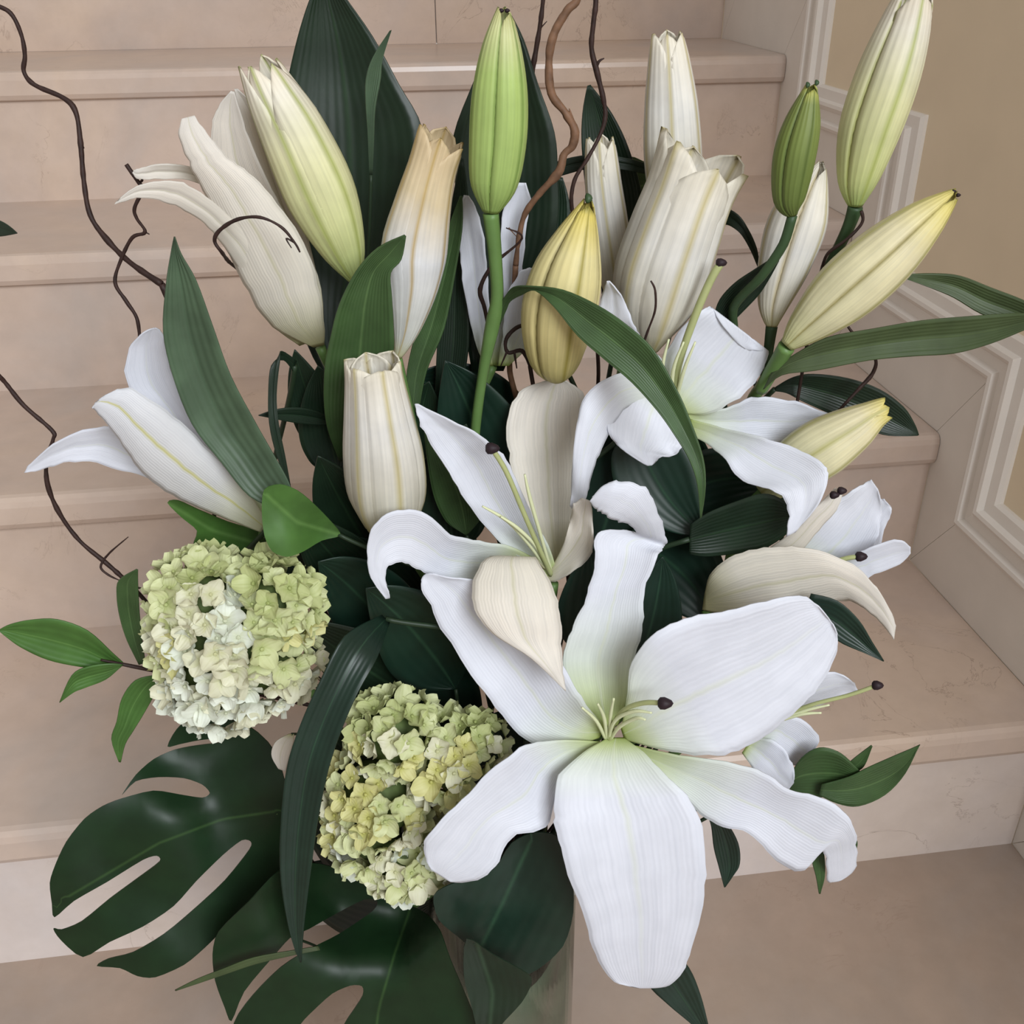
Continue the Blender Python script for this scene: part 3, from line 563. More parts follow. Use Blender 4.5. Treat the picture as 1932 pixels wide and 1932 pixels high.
# cluster of three buds on one stalk
t = thing('lily_spray', 'branched stalk on the right carrying three cream lily buds', 'spray', P(1450, 720, .545))
for ax, rd, m, kw, lb in (
    ([(1614, 388, .55), (1620, 340, .55), (1642, 250, .55), (1676, 150, .55), (1706, 60, .55), (1732, -30, .55)], [14, 38, 57, 60, 50, 30], 'bud_lime', dict(phase=25, ts=.9), 'pale lime upright bud before the beige wall'),
    ([(1456, 614, .555), (1460, 570, .555), (1482, 490, .556), (1512, 400, .557), (1553, 304, .558)], [11, 30, 50, 52, 8], 'bud_white', dict(phase=60, ts=.93), 'pale bud behind the small dark green bud'),
    ([(1484, 652, .53), (1520, 616, .53), (1590, 552, .528), (1670, 482, .526), (1745, 414, .525), (1808, 360, .525)], [13, 36, 60, 60, 40, 8], 'bud_cream', dict(phase=65, ts=.93), 'cream yellow bud lying over to the right')):
    bt = bpy.data.objects.new('bud', None); col.objects.link(bt); bt.parent = t; put(bt, ORG[t.name]); bt['label'] = lb
    bud(bt, ax, rd, M[m], ridge=.05, **kw)
    if m != 'bud_white': 
        for o_ in (-5, 4): lump('bud_tip', P(ax[-1][0]-4+o_, ax[-1][1]+5+o_*.8, ax[-1][2]-.001), .0012, M['anther'], bt)
tube('stalk', [(1614, 390, .55), (1600, 430, .552), (1570, 490, .556), (1510, 600, .558), (1462, 680, .552), (1440, 730, .552)], [.0042, .0034, .003, .003, .003, .003], M['stem_dark'], t)
tube('stalk', [(1456, 616, .555), (1450, 660, .553), (1442, 720, .552)], [.0036, .003, .003], M['stem_dark'], t)
tube('stalk', [(1484, 654, .53), (1462, 690, .537), (1435, 735, .548)], [.0048, .0042, .004], M['stem'], t)
lf = sheet('leaf', [(1440, 735, 1462, 690, .535), (1475, 708, 1500, 668, .53, 1), (1540, 699, 1560, 637, .525, 3), (1640, 680, 1650, 620, .52, 3), (1725, 672, 1740, 605, .515, 4), (1800, 667, 1830, 597, .51, 3), (1870, 648, 1900, 592, .505, 2), (1940, 620, 1945, 592, .5, 1), (1985, 602, 1986, 600, .498)], M['leaf_olive'], t, groove=1.0, label='long olive green leaf reaching level, its tip folded back')
sheet('folded_tip', [(1985, 602, 1990, 600, .5), (1955, 628, 1972, 588, .507), (1905, 612, 1930, 566, .514, 2), (1850, 592, 1870, 543, .52, 2), (1800, 562, 1812, 521, .525, 2), (1755, 543, 1760, 516, .528, 1), (1702, 524, 1704, 518, .53)], M['leaf_olive'], lf, groove=1)
to_vase(t, (1440, 725, .551), .0036, M['stem'], keep=1, mids=((1416, 762, .563), (1400, 790, .585), (1300, 950, .58), (1200, 1150, .56)))
t = lbud('lily_bud', 'small cream lily bud with ragged white tips beside the dark leaf', [(1440, 925, .535), (1490, 885, .533), (1550, 845, .531), (1610, 808, .53), (1650, 782, .53), (1678, 768, .53)], [25, 48, 56, 44, 28, 22], 'bud_cream', phase=62, ts=.78, inner=True, tipvar=.06)
t = lbud('lily_bud', 'short white lily bud opening at a ragged mouth beside the ribbed leaf', [(735, 985, .505), (732, 930, .5), (726, 860, .496), (716, 780, .494), (708, 715, .494), (704, 678, .494)], [48, 72, 75, 64, 55, 53], 'bud_white', phase=15, ts=.84, inner=True, tipvar=.05, ridge=.08, groove=.16, wmin=.1, nsec=3)

# ------------------------------------------------------------------ open lilies
def flower(label, c, r=.003, mids=()):
    t = thing('lily_flower', label, 'flower', P(*c)); to_vase(t, c, r, M['stem'], mids=mids); return t
def pet(t, rows, m='petal', **kw):
    kw.setdefault('ruf', 1.6); kw.setdefault('jag', 4); kw.setdefault('groove', 1.0); kw.setdefault('nu', 12); kw.setdefault('sub', 5)
    return sheet('petal', rows, M[m], t, **kw)
def style(t, pts, st=True, r=.0014, sr=.0042):
    tube('style', pts, [r*1.2]+[r]*(len(pts)-1), M['style'], t)
    if st: lump('stigma', P(*pts[-1]), sr, M['anther'], t, label='dark three-lobed stigma')
def fil(t, *lst):
    for pts in lst: tube('filament', pts, [.0011]*(len(pts)-1)+[.0006], M['filament'], t, seg=6)
# largest lily, facing the viewer
t = flower('largest white lily wide open above the vase, facing out', (1150, 1400, .462))
pet(t, [(1148, 1392, 1176, 1392, .455), (1100, 1420, 1215, 1420, .440, 5), (1056, 1462, 1262, 1469, .426, 7), (1046, 1520, 1304, 1510, .418, 6), (1047, 1560, 1328, 1576, .412, 5), (1067, 1632, 1330, 1669, .406, 4), (1104, 1739, 1314, 1760, .402, 4), (1128, 1812, 1292, 1824, .402, 3), (1160, 1852, 1264, 1858, .404, 2), (1205, 1864, 1222, 1864, .406)], seed=3)
pet(t, [(1140, 1400, 1142, 1412, .455), (1050, 1396, 1085, 1440, .442, 3), (992, 1406, 1052, 1492, .432, 5), (935, 1446, 1030, 1560, .425, 5), (870, 1508, 965, 1580, .418, 4), (815, 1568, 936, 1635, .413, 4), (798, 1600, 890, 1662, .412, 2), (812, 1640, 850, 1664, .413, 1)], seed=5)
pet(t, [(1190, 1405, 1180, 1418, .457), (1280, 1425, 1240, 1465, .445, 3), (1370, 1438, 1300, 1515, .438, 4), (1440, 1458, 1352, 1556, .434, 4), (1490, 1490, 1412, 1572, .43, 4), (1548, 1504, 1455, 1614, .426, 3), (1590, 1530, 1510, 1644, .422, 2), (1612, 1562, 1550, 1606, .424, 0), (1616, 1600, 1558, 1625, .43, 0), (1612, 1640, 1560, 1660, .434, 0), (1585, 1662, 1570, 1664, .435)], seed=8)
pet(t, [(1172, 1375, 1178, 1395, .457), (1182, 1320, 1240, 1412, .446, 5), (1192, 1250, 1310, 1424, .44, 8), (1240, 1192, 1380, 1420, .438, 9), (1305, 1164, 1445, 1388, .44, 8), (1375, 1152, 1505, 1338, .444, 7), (1445, 1134, 1552, 1285, .448, 6), (1508, 1124, 1577, 1235, .452, 4), (1540, 1140, 1580, 1200, .455, 2), (1562, 1165, 1572, 1178, .456)], seed=11)
pet(t, [(1125, 1370, 1165, 1368, .46), (1085, 1320, 1185, 1320, .458, 6), (1062, 1250, 1196, 1245, .462, 7), (1078, 1190, 1212, 1190, .466, 5), (1106, 1130, 1219, 1110, .472, 4), (1122, 1062, 1240, 1052, .478, 3), (1128, 1006, 1246, 1040, .484, 2), (1178, 1000, 1254, 1030, .487, 1), (1200, 1005, 1258, 1015, .484, -2), (1186, 990, 1246, 975, .478, -4), (1160, 980, 1222, 925, .472, -4), (1136, 968, 1180, 908, .469, -3), (1122, 958, 1145, 912, .468, -1), (1113, 945, 1118, 938, .468)], seed=14, groove=.4, sub=6)
pet(t, [(1130, 1392, 1145, 1368, .457), (1060, 1412, 1118, 1345, .45, 4), (990, 1396, 1090, 1305, .452, 7), (935, 1335, 1058, 1250, .456, 7), (880, 1258, 1010, 1190, .46, 7), (832, 1185, 952, 1130, .463, 5), (800, 1120, 900, 1096, .466, 3), (794, 1094, 850, 1090, .467, 1), (806, 1082, 820, 1082, .467)], seed=17)
style(t, [(1150, 1400, .455), (1158, 1365, .445), (1180, 1338, .435), (1215, 1326, .427), (1254, 1327, .42)])
fil(t, [(1148, 1398, .455), (1160, 1360, .44), (1195, 1342, .43), (1230, 1345, .424)], [(1152, 1395, .455), (1168, 1372, .44), (1200, 1355, .43), (1218, 1358, .426)], [(1145, 1395, .455), (1140, 1355, .442), (1128, 1328, .434)], [(1143, 1395, .455), (1125, 1360, .443), (1098, 1335, .436)], [(1150, 1395, .455), (1152, 1350, .441), (1158, 1318, .433)])
# second lily, behind it
t = flower('open cream-shaded lily above the largest one, long style across its left petal', (1045, 1100, .51))
pet(t, [(1035, 1090, 1050, 1075, .505), (990, 1060, 1035, 1030, .5, 4), (925, 1005, 1010, 985, .495, 6), (880, 945, 985, 930, .492, 7), (840, 880, 955, 868, .49, 7), (808, 830, 905, 822, .489, 5), (790, 790, 840, 788, .488, 2), (783, 762, 788, 762, .488)], seed=21, ruf=.8)
pet(t, [(1040, 1080, 1070, 1075, .515), (1000, 1010, 1085, 1005, .52, 5), (975, 930, 1098, 930, .527, 7), (960, 855, 1105, 850, .535, 7), (956, 795, 1105, 790, .542, 6), (980, 740, 1100, 745, .549, 4), (1020, 722, 1078, 724, .552, 2), (1045, 716, 1056, 716, .553)], 'petal_cream_shade', seed=23, ruf=.8)
pet(t, [(1028, 1096, 1042, 1070, .505), (1055, 1094, 1062, 1030, .5, 2), (1090, 1072, 1072, 995, .496, 3), (1116, 1040, 1080, 965, .492, 3), (1120, 995, 1084, 948, .49, 2), (1114, 945, 1098, 940, .49)], 'petal_cream_shade', seed=25, ruf=3, fr=2.5)
pet(t, [(1010, 1085, 1020, 1060, .505), (940, 1085, 965, 1032, .495, 3), (880, 1100, 905, 1020, .485, 5), (826, 1094, 850, 1008, .477, 5), (785, 1072, 806, 970, .47, 4), (752, 1060, 750, 962, .465, 3), (731, 1072, 706, 992, .462, 2), (727, 1095, 692, 1040, .46, 1), (732, 1112, 700, 1090, .459, 0), (736, 1128, 728, 1130, .459)], seed=27, ruf=.8)
pet(t, [(1000, 1060, 1030, 1075, .495), (925, 1050, 1010, 1052, .475, -2), (893, 1095, 1044, 1110, .462, -4), (896, 1150, 1058, 1170, .452, -4), (930, 1195, 1060, 1225, .446, -3), (1000, 1240, 1062, 1270, .441, -2), (1066, 1302, 1068, 1304, .439)], 'petal_cream_shade', seed=29, ruf=.5)
style(t, [(1040, 1085, .505), (1015, 1030, .49), (985, 960, .48), (955, 890, .475), (928, 846, .472)], sr=.0038)
fil(t, [(1036, 1080, .505), (1000, 1030, .49), (960, 985, .483), (910, 955, .48)], [(1038, 1080, .505), (1010, 1030, .49), (975, 995, .482), (945, 975, .478)], [(1040, 1080, .505), (1020, 1010, .492), (1000, 940, .486), (990, 895, .485)])
# upper right lily
t = flower('open white lily at the upper right partly hidden by the arching leaf', (1275, 790, .55))
pet(t, [(1262, 770, 1290, 780, .55), (1250, 700, 1340, 780, .545, 4), (1268, 645, 1395, 750, .543, 6), (1300, 605, 1430, 715, .543, 6), (1328, 584, 1445, 682, .544, 4), (1342, 580, 1449, 662, .545, 2), (1362, 612, 1434, 662, .546, 1), (1390, 646, 1408, 660, .547)], seed=31, groove=.5)
pet(t, [(1290, 800, 1285, 780, .55), (1370, 820, 1370, 770, .55, 3), (1440, 838, 1430, 748, .553, 3), (1505, 830, 1500, 758, .5535, 1), (1550, 802, 1550, 776, .5525, 0), (1576, 787, 1577, 784, .552)], seed=33)
pet(t, [(1290, 815, 1300, 790, .548), (1335, 838, 1365, 808, .535, 2), (1370, 868, 1440, 825, .52, 4), (1402, 908, 1515, 852, .508, 4), (1450, 922, 1556, 878, .5, 3), (1478, 940, 1562, 905, .494, 2), (1488, 975, 1545, 950, .49, 1), (1484, 1012, 1500, 1004, .488)], seed=35)
pet(t, [(1235, 760, 1290, 780, .545), (1180, 715, 1290, 800, .528, 2), (1152, 765, 1288, 838, .518, 2), (1148, 812, 1274, 860, .511, 2), (1172, 846, 1248, 862, .508, 1), (1222, 879, 1230, 878, .506)], seed=37, ruf=3, fr=3)
pet(t, [(1280, 780, 1270, 760, .545), (1225, 760, 1230, 700, .53, 0), (1175, 775, 1160, 708, .518, -2), (1135, 845, 1105, 745, .508, -3), (1116, 895, 1086, 815, .502, -3), (1107, 935, 1080, 880, .5, -2), (1098, 965, 1078, 930, .5, 0), (1080, 962, 1076, 955, .5)], seed=39, groove=.4)
pet(t, [(1255, 770, 1285, 770, .553), (1180, 712, 1262, 696, .546, 1), (1130, 655, 1215, 644, .539, 0, -4), (1126, 595, 1196, 612, .536, 0, -8), (1140, 545, 1176, 564, .535, 0, -6), (1146, 530, 1150, 530, .535)], seed=41)
style(t, [(1270, 770, .548), (1280, 690, .535), (1310, 600, .528), (1340, 530, .525), (1360, 496, .524)], r=.0022, sr=.003)
fil(t, [(1265, 770, .548), (1250, 700, .532), (1262, 640, .528)], [(1268, 770, .548), (1270, 700, .53), (1290, 645, .526)], [(1272, 770, .548), (1290, 700, .53), (1312, 645, .526)], [(1262, 775, .548), (1235, 720, .535), (1232, 670, .53)])
# lily facing right
t = flower('white lily seen from the side facing right towards the panelled wall', (1330, 1150, .515), mids=((1250, 1300, .52),))
pet(t, [(1325, 1150, 1330, 1120, .512), (1400, 1165, 1345, 1075, .505, -4), (1470, 1165, 1400, 1042, .5, -6), (1535, 1152, 1470, 1032, .495, -6), (1595, 1132, 1530, 1035, .49, -4), (1632, 1150, 1600, 1060, .487, -2), (1660, 1172, 1640, 1092, .485, -1), (1680, 1196, 1674, 1140, .484, -1), (1686, 1206, 1690, 1180, .484)], 'petal_cream_shade', seed=43, ruf=.6)
pet(t, [(1370, 1110, 1385, 1080, .515), (1440, 1075, 1450, 1035, .512, -2), (1500, 1050, 1490, 1005, .508, -2), (1545, 1000, 1525, 968, .506, -2), (1578, 962, 1556, 940, .505, -1), (1590, 928, 1576, 920, .505)], 'petal_cream_shade', seed=45, ruf=.6)
pet(t, [(1440, 1070, 1480, 1110, .514), (1500, 1020, 1590, 1090, .51, 4), (1550, 972, 1632, 1055, .509, 5), (1585, 940, 1658, 1008, .51, 4), (1622, 916, 1664, 962, .512, 2), (1644, 905, 1656, 922, .513)], seed=47, ruf=1.5)
pet(t, [(1480, 1080, 1500, 1110, .524), (1570, 1000, 1640, 1060, .521, 4), (1620, 955, 1668, 1000, .521, 3), (1652, 942, 1682, 968, .522, 1), (1668, 942, 1680, 955, .522)], seed=48, ruf=1)
pet(t, [(1520, 1090, 1530, 1110, .505), (1600, 1050, 1610, 1100, .5, 3), (1650, 1030, 1650, 1084, .498, 3), (1695, 1018, 1698, 1064, .497, 2), (1718, 1032, 1718, 1044, .497)], seed=49, ruf=.4)
style(t, [(1420, 1110, .51), (1520, 1080, .5), (1590, 1055, .494), (1624, 1050, .492)], sr=.0036)
for q in ((1574, 934, .498), (1588, 926, .5)): lump('anther', P(*q), .0028, M['anther'], t)
# lily mostly hidden behind the largest one
t = flower('white lily mostly hidden behind the right petals of the largest lily', (1400, 1400, .485))
pet(t, [(1420, 1370, 1440, 1400, .48), (1480, 1310, 1500, 1350, .477, 2), (1530, 1276, 1560, 1325, .475, 2), (1575, 1268, 1605, 1310, .474, 1), (1612, 1288, 1618, 1302, .474)], seed=51)
pet(t, [(1420, 1400, 1430, 1380, .475), (1455, 1410, 1475, 1345, .47, 2), (1480, 1435, 1530, 1370, .475, 2), (1495, 1442, 1545, 1400, .477, 1), (1500, 1444, 1510, 1440, .478)], seed=53)
pet(t, [(1400, 1420, 1420, 1390, .475), (1425, 1455, 1465, 1400, .468, 2), (1460, 1490, 1495, 1440, .465, 1), (1485, 1494, 1498, 1476, .464)], seed=55)
style(t, [(1450, 1360, .475), (1530, 1330, .466), (1600, 1312, .462), (1655, 1293, .459)], sr=.0034, r=.0012)
fil(t, [(1450, 1362, .475), (1520, 1340, .468), (1565, 1330, .465)], [(1450, 1366, .475), (1510, 1348, .468), (1550, 1345, .465)])
# lily facing left, side view
t = flower('white lily with yellow ribs seen from the side facing left', (495, 1005, .51), mids=((650, 1200, .52),))
pet(t, [(495, 1005, 505, 985, .505), (430, 980, 470, 930, .495, -3), (340, 942, 415, 868, .485, -5), (278, 900, 340, 795, .478, -6), (240, 852, 280, 752, .474, -5), (204, 802, 245, 732, .472, -3), (178, 772, 205, 742, .471, -1), (174, 770, 180, 760, .471)], 'petal_rib', seed=61, ruf=.8)
pet(t, [(495, 1000, 510, 985, .512), (420, 915, 480, 930, .505, 3), (350, 835, 410, 850, .5, 4), (285, 770, 355, 770, .497, 4), (240, 722, 325, 705, .495, 4), (240, 665, 312, 650, .493, 3), (265, 632, 304, 625, .492, 1), (288, 619, 293, 619, .492)], seed=63, ruf=.6)
pet(t, [(480, 1000, 490, 985, .52), (350, 930, 380, 890, .51, 3), (260, 898, 290, 850, .502, 3), (195, 876, 225, 808, .496, 3), (130, 873, 155, 812, .491, 2), (85, 884, 100, 838, .488, 1), (46, 892, 52, 880, .486)], seed=65, ruf=.6)
# cream trumpet, upper left; its cream partly paints in shade
t = flower('cream trumpet lily at the upper left with one petal curling far out', (604, 655, .555))
pet(t, [(592, 655, 612, 650, .55), (515, 616, 610, 595, .541, -4), (468, 550, 588, 492, .535, -6), (430, 470, 545, 415, .532, -6), (395, 385, 490, 345, .53, -4), (368, 330, 440, 305, .529, -3), (350, 290, 410, 275, .529, -2), (338, 252, 386, 246, .53, -1), (343, 224, 367, 218, .531)], 'petal_cream_shade', seed=71, ruf=.3)
pet(t, [(600, 640, 612, 640, .558), (540, 500, 600, 520, .556, 3), (450, 380, 545, 415, .553, 4), (405, 310, 507, 345, .548, 3), (398, 246, 480, 288, .545, 3), (411, 203, 456, 220, .543, 2), (436, 172, 442, 173, .542)], 'petal_cream_shade', seed=73, ruf=.3)
pet(t, [(600, 640, 612, 630, .57), (545, 480, 590, 480, .57, 2), (505, 360, 545, 370, .568, 3), (475, 280, 518, 280, .567, 3), (452, 205, 490, 210, .566, 2), (442, 168, 448, 168, .566)], 'petal_cream_shade', seed=75, ruf=.3)
pet(t, [(565, 652, 598, 640, .553), (500, 600, 540, 560, .54, -2), (448, 502, 500, 480, .532, -3), (409, 446, 450, 425, .526, -2), (368, 408, 400, 380, .52, -1), (320, 384, 345, 346, .514, 0), (270, 373, 290, 342, .509, 0), (240, 378, 250, 356, .507, 0), (216, 385, 218, 382, .506)], 'petal_cream_shade', seed=77, ruf=.3)
pet(t, [(470, 450, 500, 430, .56), (410, 370, 440, 350, .555, 1), (355, 340, 370, 318, .55, 1), (300, 338, 305, 309, .545, 1), (262, 338, 262, 318, .542, 0), (250, 326, 252, 322, .541)], 'petal_cream_shade', seed=79, ruf=.3)
# pale lily behind the green stalk
t = flower('pale lily at the back seen either side of the tall green stalk', (930, 690, .58))
pet(t, [(915, 690, 930, 690, .578), (895, 640, 925, 640, .575, 2), (878, 560, 922, 560, .572, 3), (868, 480, 916, 480, .57, 3), (862, 420, 905, 410, .57, 2), (876, 368, 884, 370, .57)], seed=81, ruf=2)
pet(t, [(925, 690, 950, 690, .582), (930, 620, 985, 620, .58, 3), (938, 530, 985, 540, .579, 3), (945, 450, 990, 450, .579, 3), (950, 390, 1000, 385, .58, 2), (980, 345, 992, 345, .58)], seed=83, ruf=1)
pet(t, [(940, 690, 960, 690, .57), (950, 620, 1010, 640, .568, 1), (955, 560, 1015, 590, .567, 2), (980, 515, 1020, 540, .566, 1), (1000, 505, 1010, 508, .566)], seed=85, ruf=1)
# ------------------------------------------------------------------ hydrangeas
def hcol(name, a, b): return plant(name, [(0, a), (.5, b), (1, b)], rib=a, ribw=.06, ribk=.3, veins=5, vs_=.3, trans=.2, blot=.08)
HM = [hcol('hydrangea lime', s(160, 170, 104), s(190, 196, 140)), hcol('hydrangea pale lime', s(178, 186, 124), s(204, 208, 160)), hcol('hydrangea cream', s(196, 196, 152), s(218, 216, 190)), hcol('hydrangea white', s(204, 208, 180), s(224, 228, 214)), hcol('hydrangea yellow', s(186, 184, 104), s(208, 204, 144))]
def petal_mesh(name, m, L, cup, seed):
    rnd = random.Random(seed); V = []; U = []; nv, nu = 6, 6
    for i in range(nv+1):
        v = i/nv
        wdt = L*.54*(math.sin(math.pi*(.10+.80*v))**.62)
        for j in range(nu+1):
            e = 2*j/nu-1
            x = L*(.06+.94*v-.20*abs(e)**2*v**1.6); z = L*cup*(v**1.5)+L*.14*e*e*v-L*.05*math.exp(-(e/.3)**2)*v
            V.append((x, e*wdt, z)); U.append((j/nu, v))
    me = bpy.data.meshes.new(name); me.from_pydata(V, [], grid_faces(nv, nu)); l = me.uv_layers.new(name='UVMap')
    for lp in me.loops: l.data[lp.index].uv = U[lp.vertex_index]
    me.materials.append(m); me.polygons.foreach_set('use_smooth', [True]*len(me.polygons)); return me
PM = [[petal_mesh('floret_petal', m, .0088, c, k) for k, c in enumerate((.2, .42, .65))] for m in HM]
def eye_mesh(m):
    bm = bmesh.new(); bmesh.ops.create_icosphere(bm, subdivisions=1, radius=.0012)
    for v in bm.verts: v.co.z = v.co.z*.8+.0008
    me = bpy.data.meshes.new('floret_eye'); bm.to_mesh(me); bm.free(); me.materials.append(m); return me
EM = [eye_mesh(m) for m in HM]
def hydrangea(label, blobs, colour, spacing, seed, base):
    """blobs: (px,py,d,radius px); florets spread over the outside of the joined blobs"""
    rnd = random.Random(seed)
    B = [(P(x, y, d), r*zd(x, y, d)/F) for x, y, d, r in blobs]
    t = thing('hydrangea', label, 'flower', P(*base))
    # branching green core that carries the florets
    V = []; Fc = []
    for c, r in B:
        bm = bmesh.new(); bmesh.ops.create_icosphere(bm, subdivisions=3, radius=1); o = len(V)
        for v in bm.verts: V.append(c+v.co*r*.68*(1+.12*noise.noise(v.co*3)))
        Fc += [[v.index+o for v in f.verts] for f in bm.faces]; bm.free()
    obj('flower_stalks', V, Fc, HCORE, t)
    to_vase(t, base, .003, M['stem'])
    pts = []; tries = 0
    while tries < 16000:
        tries += 1
        c, r = rnd.choice(B); n = Vector((rnd.gauss(0, 1), rnd.gauss(0, 1), rnd.gauss(0, 1))).normalized()
        if n.dot(-fw) < -.25: continue
        p = c+n*r*rnd.uniform(.86, .97)
        if any((p-c2).length < r2*.84 for c2, r2 in B): continue
        if any((p-q).length < spacing for q, _ in pts): continue
        pts.append((p, n))
    for p, n in pts:
        k = colour(p, rnd); n2 = (n+Vector((rnd.uniform(-.3, .3), rnd.uniform(-.3, .3), rnd.uniform(-.3, .3)))).normalized()
        e = bpy.data.objects.new('floret', EM[k]); col.objects.link(e); e.parent = t; sc = rnd.uniform(.85, 1.2)
        rot = n2.to_track_quat('Z', 'Y').to_matrix() @ Matrix.Rotation(rnd.uniform(0, 6.28), 3, 'Z')
        e.matrix_local = Matrix.Translation(p-ORG[t.name]) @ rot.to_4x4() @ Matrix.Scale(sc, 4)
        cv = rnd.randrange(3)
        for q in range(4):
            a = bpy.data.objects.new('petal', PM[k][(cv+(rnd.random() < .3)) % 3]); col.objects.link(a); a.parent = e
            a.matrix_local = (Matrix.Rotation(q*math.pi/2+rnd.uniform(-.15, .15), 4, 'Z') @ Matrix.Rotation(rnd.uniform(-.2, .25), 4, 'X') @ Matrix.Scale(rnd.uniform(.85, 1.12), 4))
HCORE = flat('hydrangea green core', s(84, 100, 52), .7, var=.5, scale=120.0)
def px_of(p):
    d = p-CAM; z = d.dot(fw); return 966+F*d.dot(rt)/z, 966-F*d.dot(up)/z
def c1(p, r):
    x, y = px_of(p)
    if y > 1265: return r.choice((2, 3, 3, 2))
    if 330 < x < 470 and 1110 < y < 1270: return r.choice((2, 2, 3))
    return r.choice((0, 1, 0, 1, 1)) if y < 1180 else r.choice((1, 2, 4, 1))
def c2(p, r):
    x, y = px_of(p)
    if y > 1600: return r.choice((2, 3, 1))
    if y < 1400: return r.choice((0, 1, 0))
    return r.choice((4, 1, 4, 2, 1))
hydrangea('round pale green and cream hydrangea head at the left beside the leafy sprig', [(440, 1195, .465, 150), (380, 1130, .462, 95), (510, 1140, .465, 95), (420, 1270, .46, 110), (500, 1240, .46, 100)], c1, .0082, 3, (470, 1260, .48))
hydrangea('looser yellow-green hydrangea head beside the largest lily', [(720, 1500, .462, 105), (745, 1385, .47, 85), (850, 1430, .468, 85), (700, 1560, .458, 85), (760, 1620, .452, 72), (900, 1400, .472, 55), (830, 1600, .455, 65)], c2, .0086, 5, (790, 1530, .48))
# ------------------------------------------------------------------ willow twigs
def twig(label, pts, r, m='twig', sides=(), base=None, mids=(), grp=None, keep=0):
    t = thing('willow_twig', label, 'twig', P(*pts[-1]), grp)
    tube('stalk', pts, r, M[m], t, knob=.3, sub=6)
    for q, rr in sides: tube('side_shoot', q, [rr]*(len(q)-1)+[rr*.4], M[m], t, knob=.3, seg=6)
    to_vase(t, pts[-1], (r[-1] if hasattr(r, '__len__') else r)*1.1, M[m], mids=mids, name='lower_stalk', keep=keep)
    return t
twig('long curly willow twig winding down from the upper left', [(-80, -40, .60), (-15, 5, .60), (20, 25, .60), (40, 65, .60), (47, 105, .60), (45, 135, .60), (65, 160, .598), (120, 185, .596), (143, 212, .594), (152, 270, .59), (158, 340, .586), (170, 405, .582), (200, 450, .578), (245, 495, .572), (305, 536, .566)], [.0007, .0010, .0011, .0012, .0013, .0013, .0013, .0013, .0014, .0014, .0014, .0015, .0016, .0017, .0018], sides=(([(158, 280, .59), (150, 255, .592)], .0005), ([(300, 532, .566), (308, 548, .564)], .0007)), mids=((420, 700, .56), (640, 1100, .55)))
twig('thin zigzag willow twig above the white lily facing left', [(238, 310, .55), (262, 345, .55), (270, 356, .55), (254, 392, .55), (258, 412, .55), (274, 438, .55), (250, 448, .55), (230, 486, .55), (217, 532, .548), (238, 568, .546), (258, 600, .544), (264, 640, .542)], .0010, sides=(([(262, 345, .55), (268, 338, .55), (250, 322, .55)], .0006), ([(270, 436, .55), (282, 442, .55)], .0007)), mids=((330, 800, .535), (600, 1100, .53)))
twig('small hooked willow tendril looping over the cream trumpet lily', [(566, 476, .508), (556, 458, .508), (530, 428, .508), (490, 410, .508), (448, 414, .51), (415, 434, .512), (405, 455, .513), (420, 478, .515), (432, 494, .54), (452, 512, .57), (485, 560, .60)], [.0005, .0006, .0007, .0008, .0009, .001, .001, .001, .001, .001, .001], sides=(([(556, 458, .508), (540, 450, .508), (550, 468, .507)], .0005),), keep=2, mids=((545, 590, .603), (605, 680, .605)))
twig('curly willow twig hanging past the white lily at the left edge', [(-63, 427, .6205), (-100, 470, .603), (-95, 560, .565), (-50, 650, .52), (-10, 700, .50), (10, 722, .50), (45, 765, .50), (98, 812, .498), (100, 830, .497), (88, 868, .496), (90, 915, .495), (112, 968, .494), (150, 1020, .493), (200, 1062, .492), (240, 1098, .491), (275, 1135, .49), (290, 1165, .488), (310, 1200, .487)], [.0006, .0007, .0008, .0009, .0011, .0011, .0011, .0012, .0012, .0013, .0013, .0013, .0013, .0013, .0013, .0012, .0012, .0012], sides=(([(196, 1056, .492), (210, 1040, .491), (242, 1013, .49)], .0006), ([(200, 1050, .492), (190, 1070, .49), (205, 1085, .489), (228, 1096, .488)], .0007), ([(255, 1108, .49), (280, 1112, .488)], .0007)), mids=((480, 1350, .51),))
twig('thick tan willow twig curving down at the top centre', [(1088, -130, .56), (1092, -12, .565), (1070, 20, .565), (1046, 62, .565), (1036, 110, .565), (1040, 175, .565), (1066, 212, .565), (1084, 245, .565), (1080, 275, .565), (1064, 292, .565), (1054, 325, .565), (1018, 365, .567), (990, 405, .57), (979, 450, .571), (973, 500, .573)], [.0016, .0021, .0021, .0021, .0022, .0022, .0022, .0022, .0022, .0024, .0024, .0021, .0018, .0016, .0016], m='twig_tan', sides=(([(1080, 225, .565), (1074, 205, .564)], .0008), ([(960, 430, .569), (976, 448, .571)], .0005)), keep=3, mids=((971, 545, .574), (967, 620, .5755), (962, 700, .5765)))
twig('straight dark willow twig rising behind the bright green bud', [(1040, -140, .60), (1026, -12, .60), (1020, 40, .60), (1012, 90, .60), (1004, 140, .60), (1000, 200, .603)], [.0008, .0011, .0012, .0014, .0015, .0015], sides=(([(1018, 55, .60), (1032, 40, .60)], .0005),), mids=((980, 600, .6),))
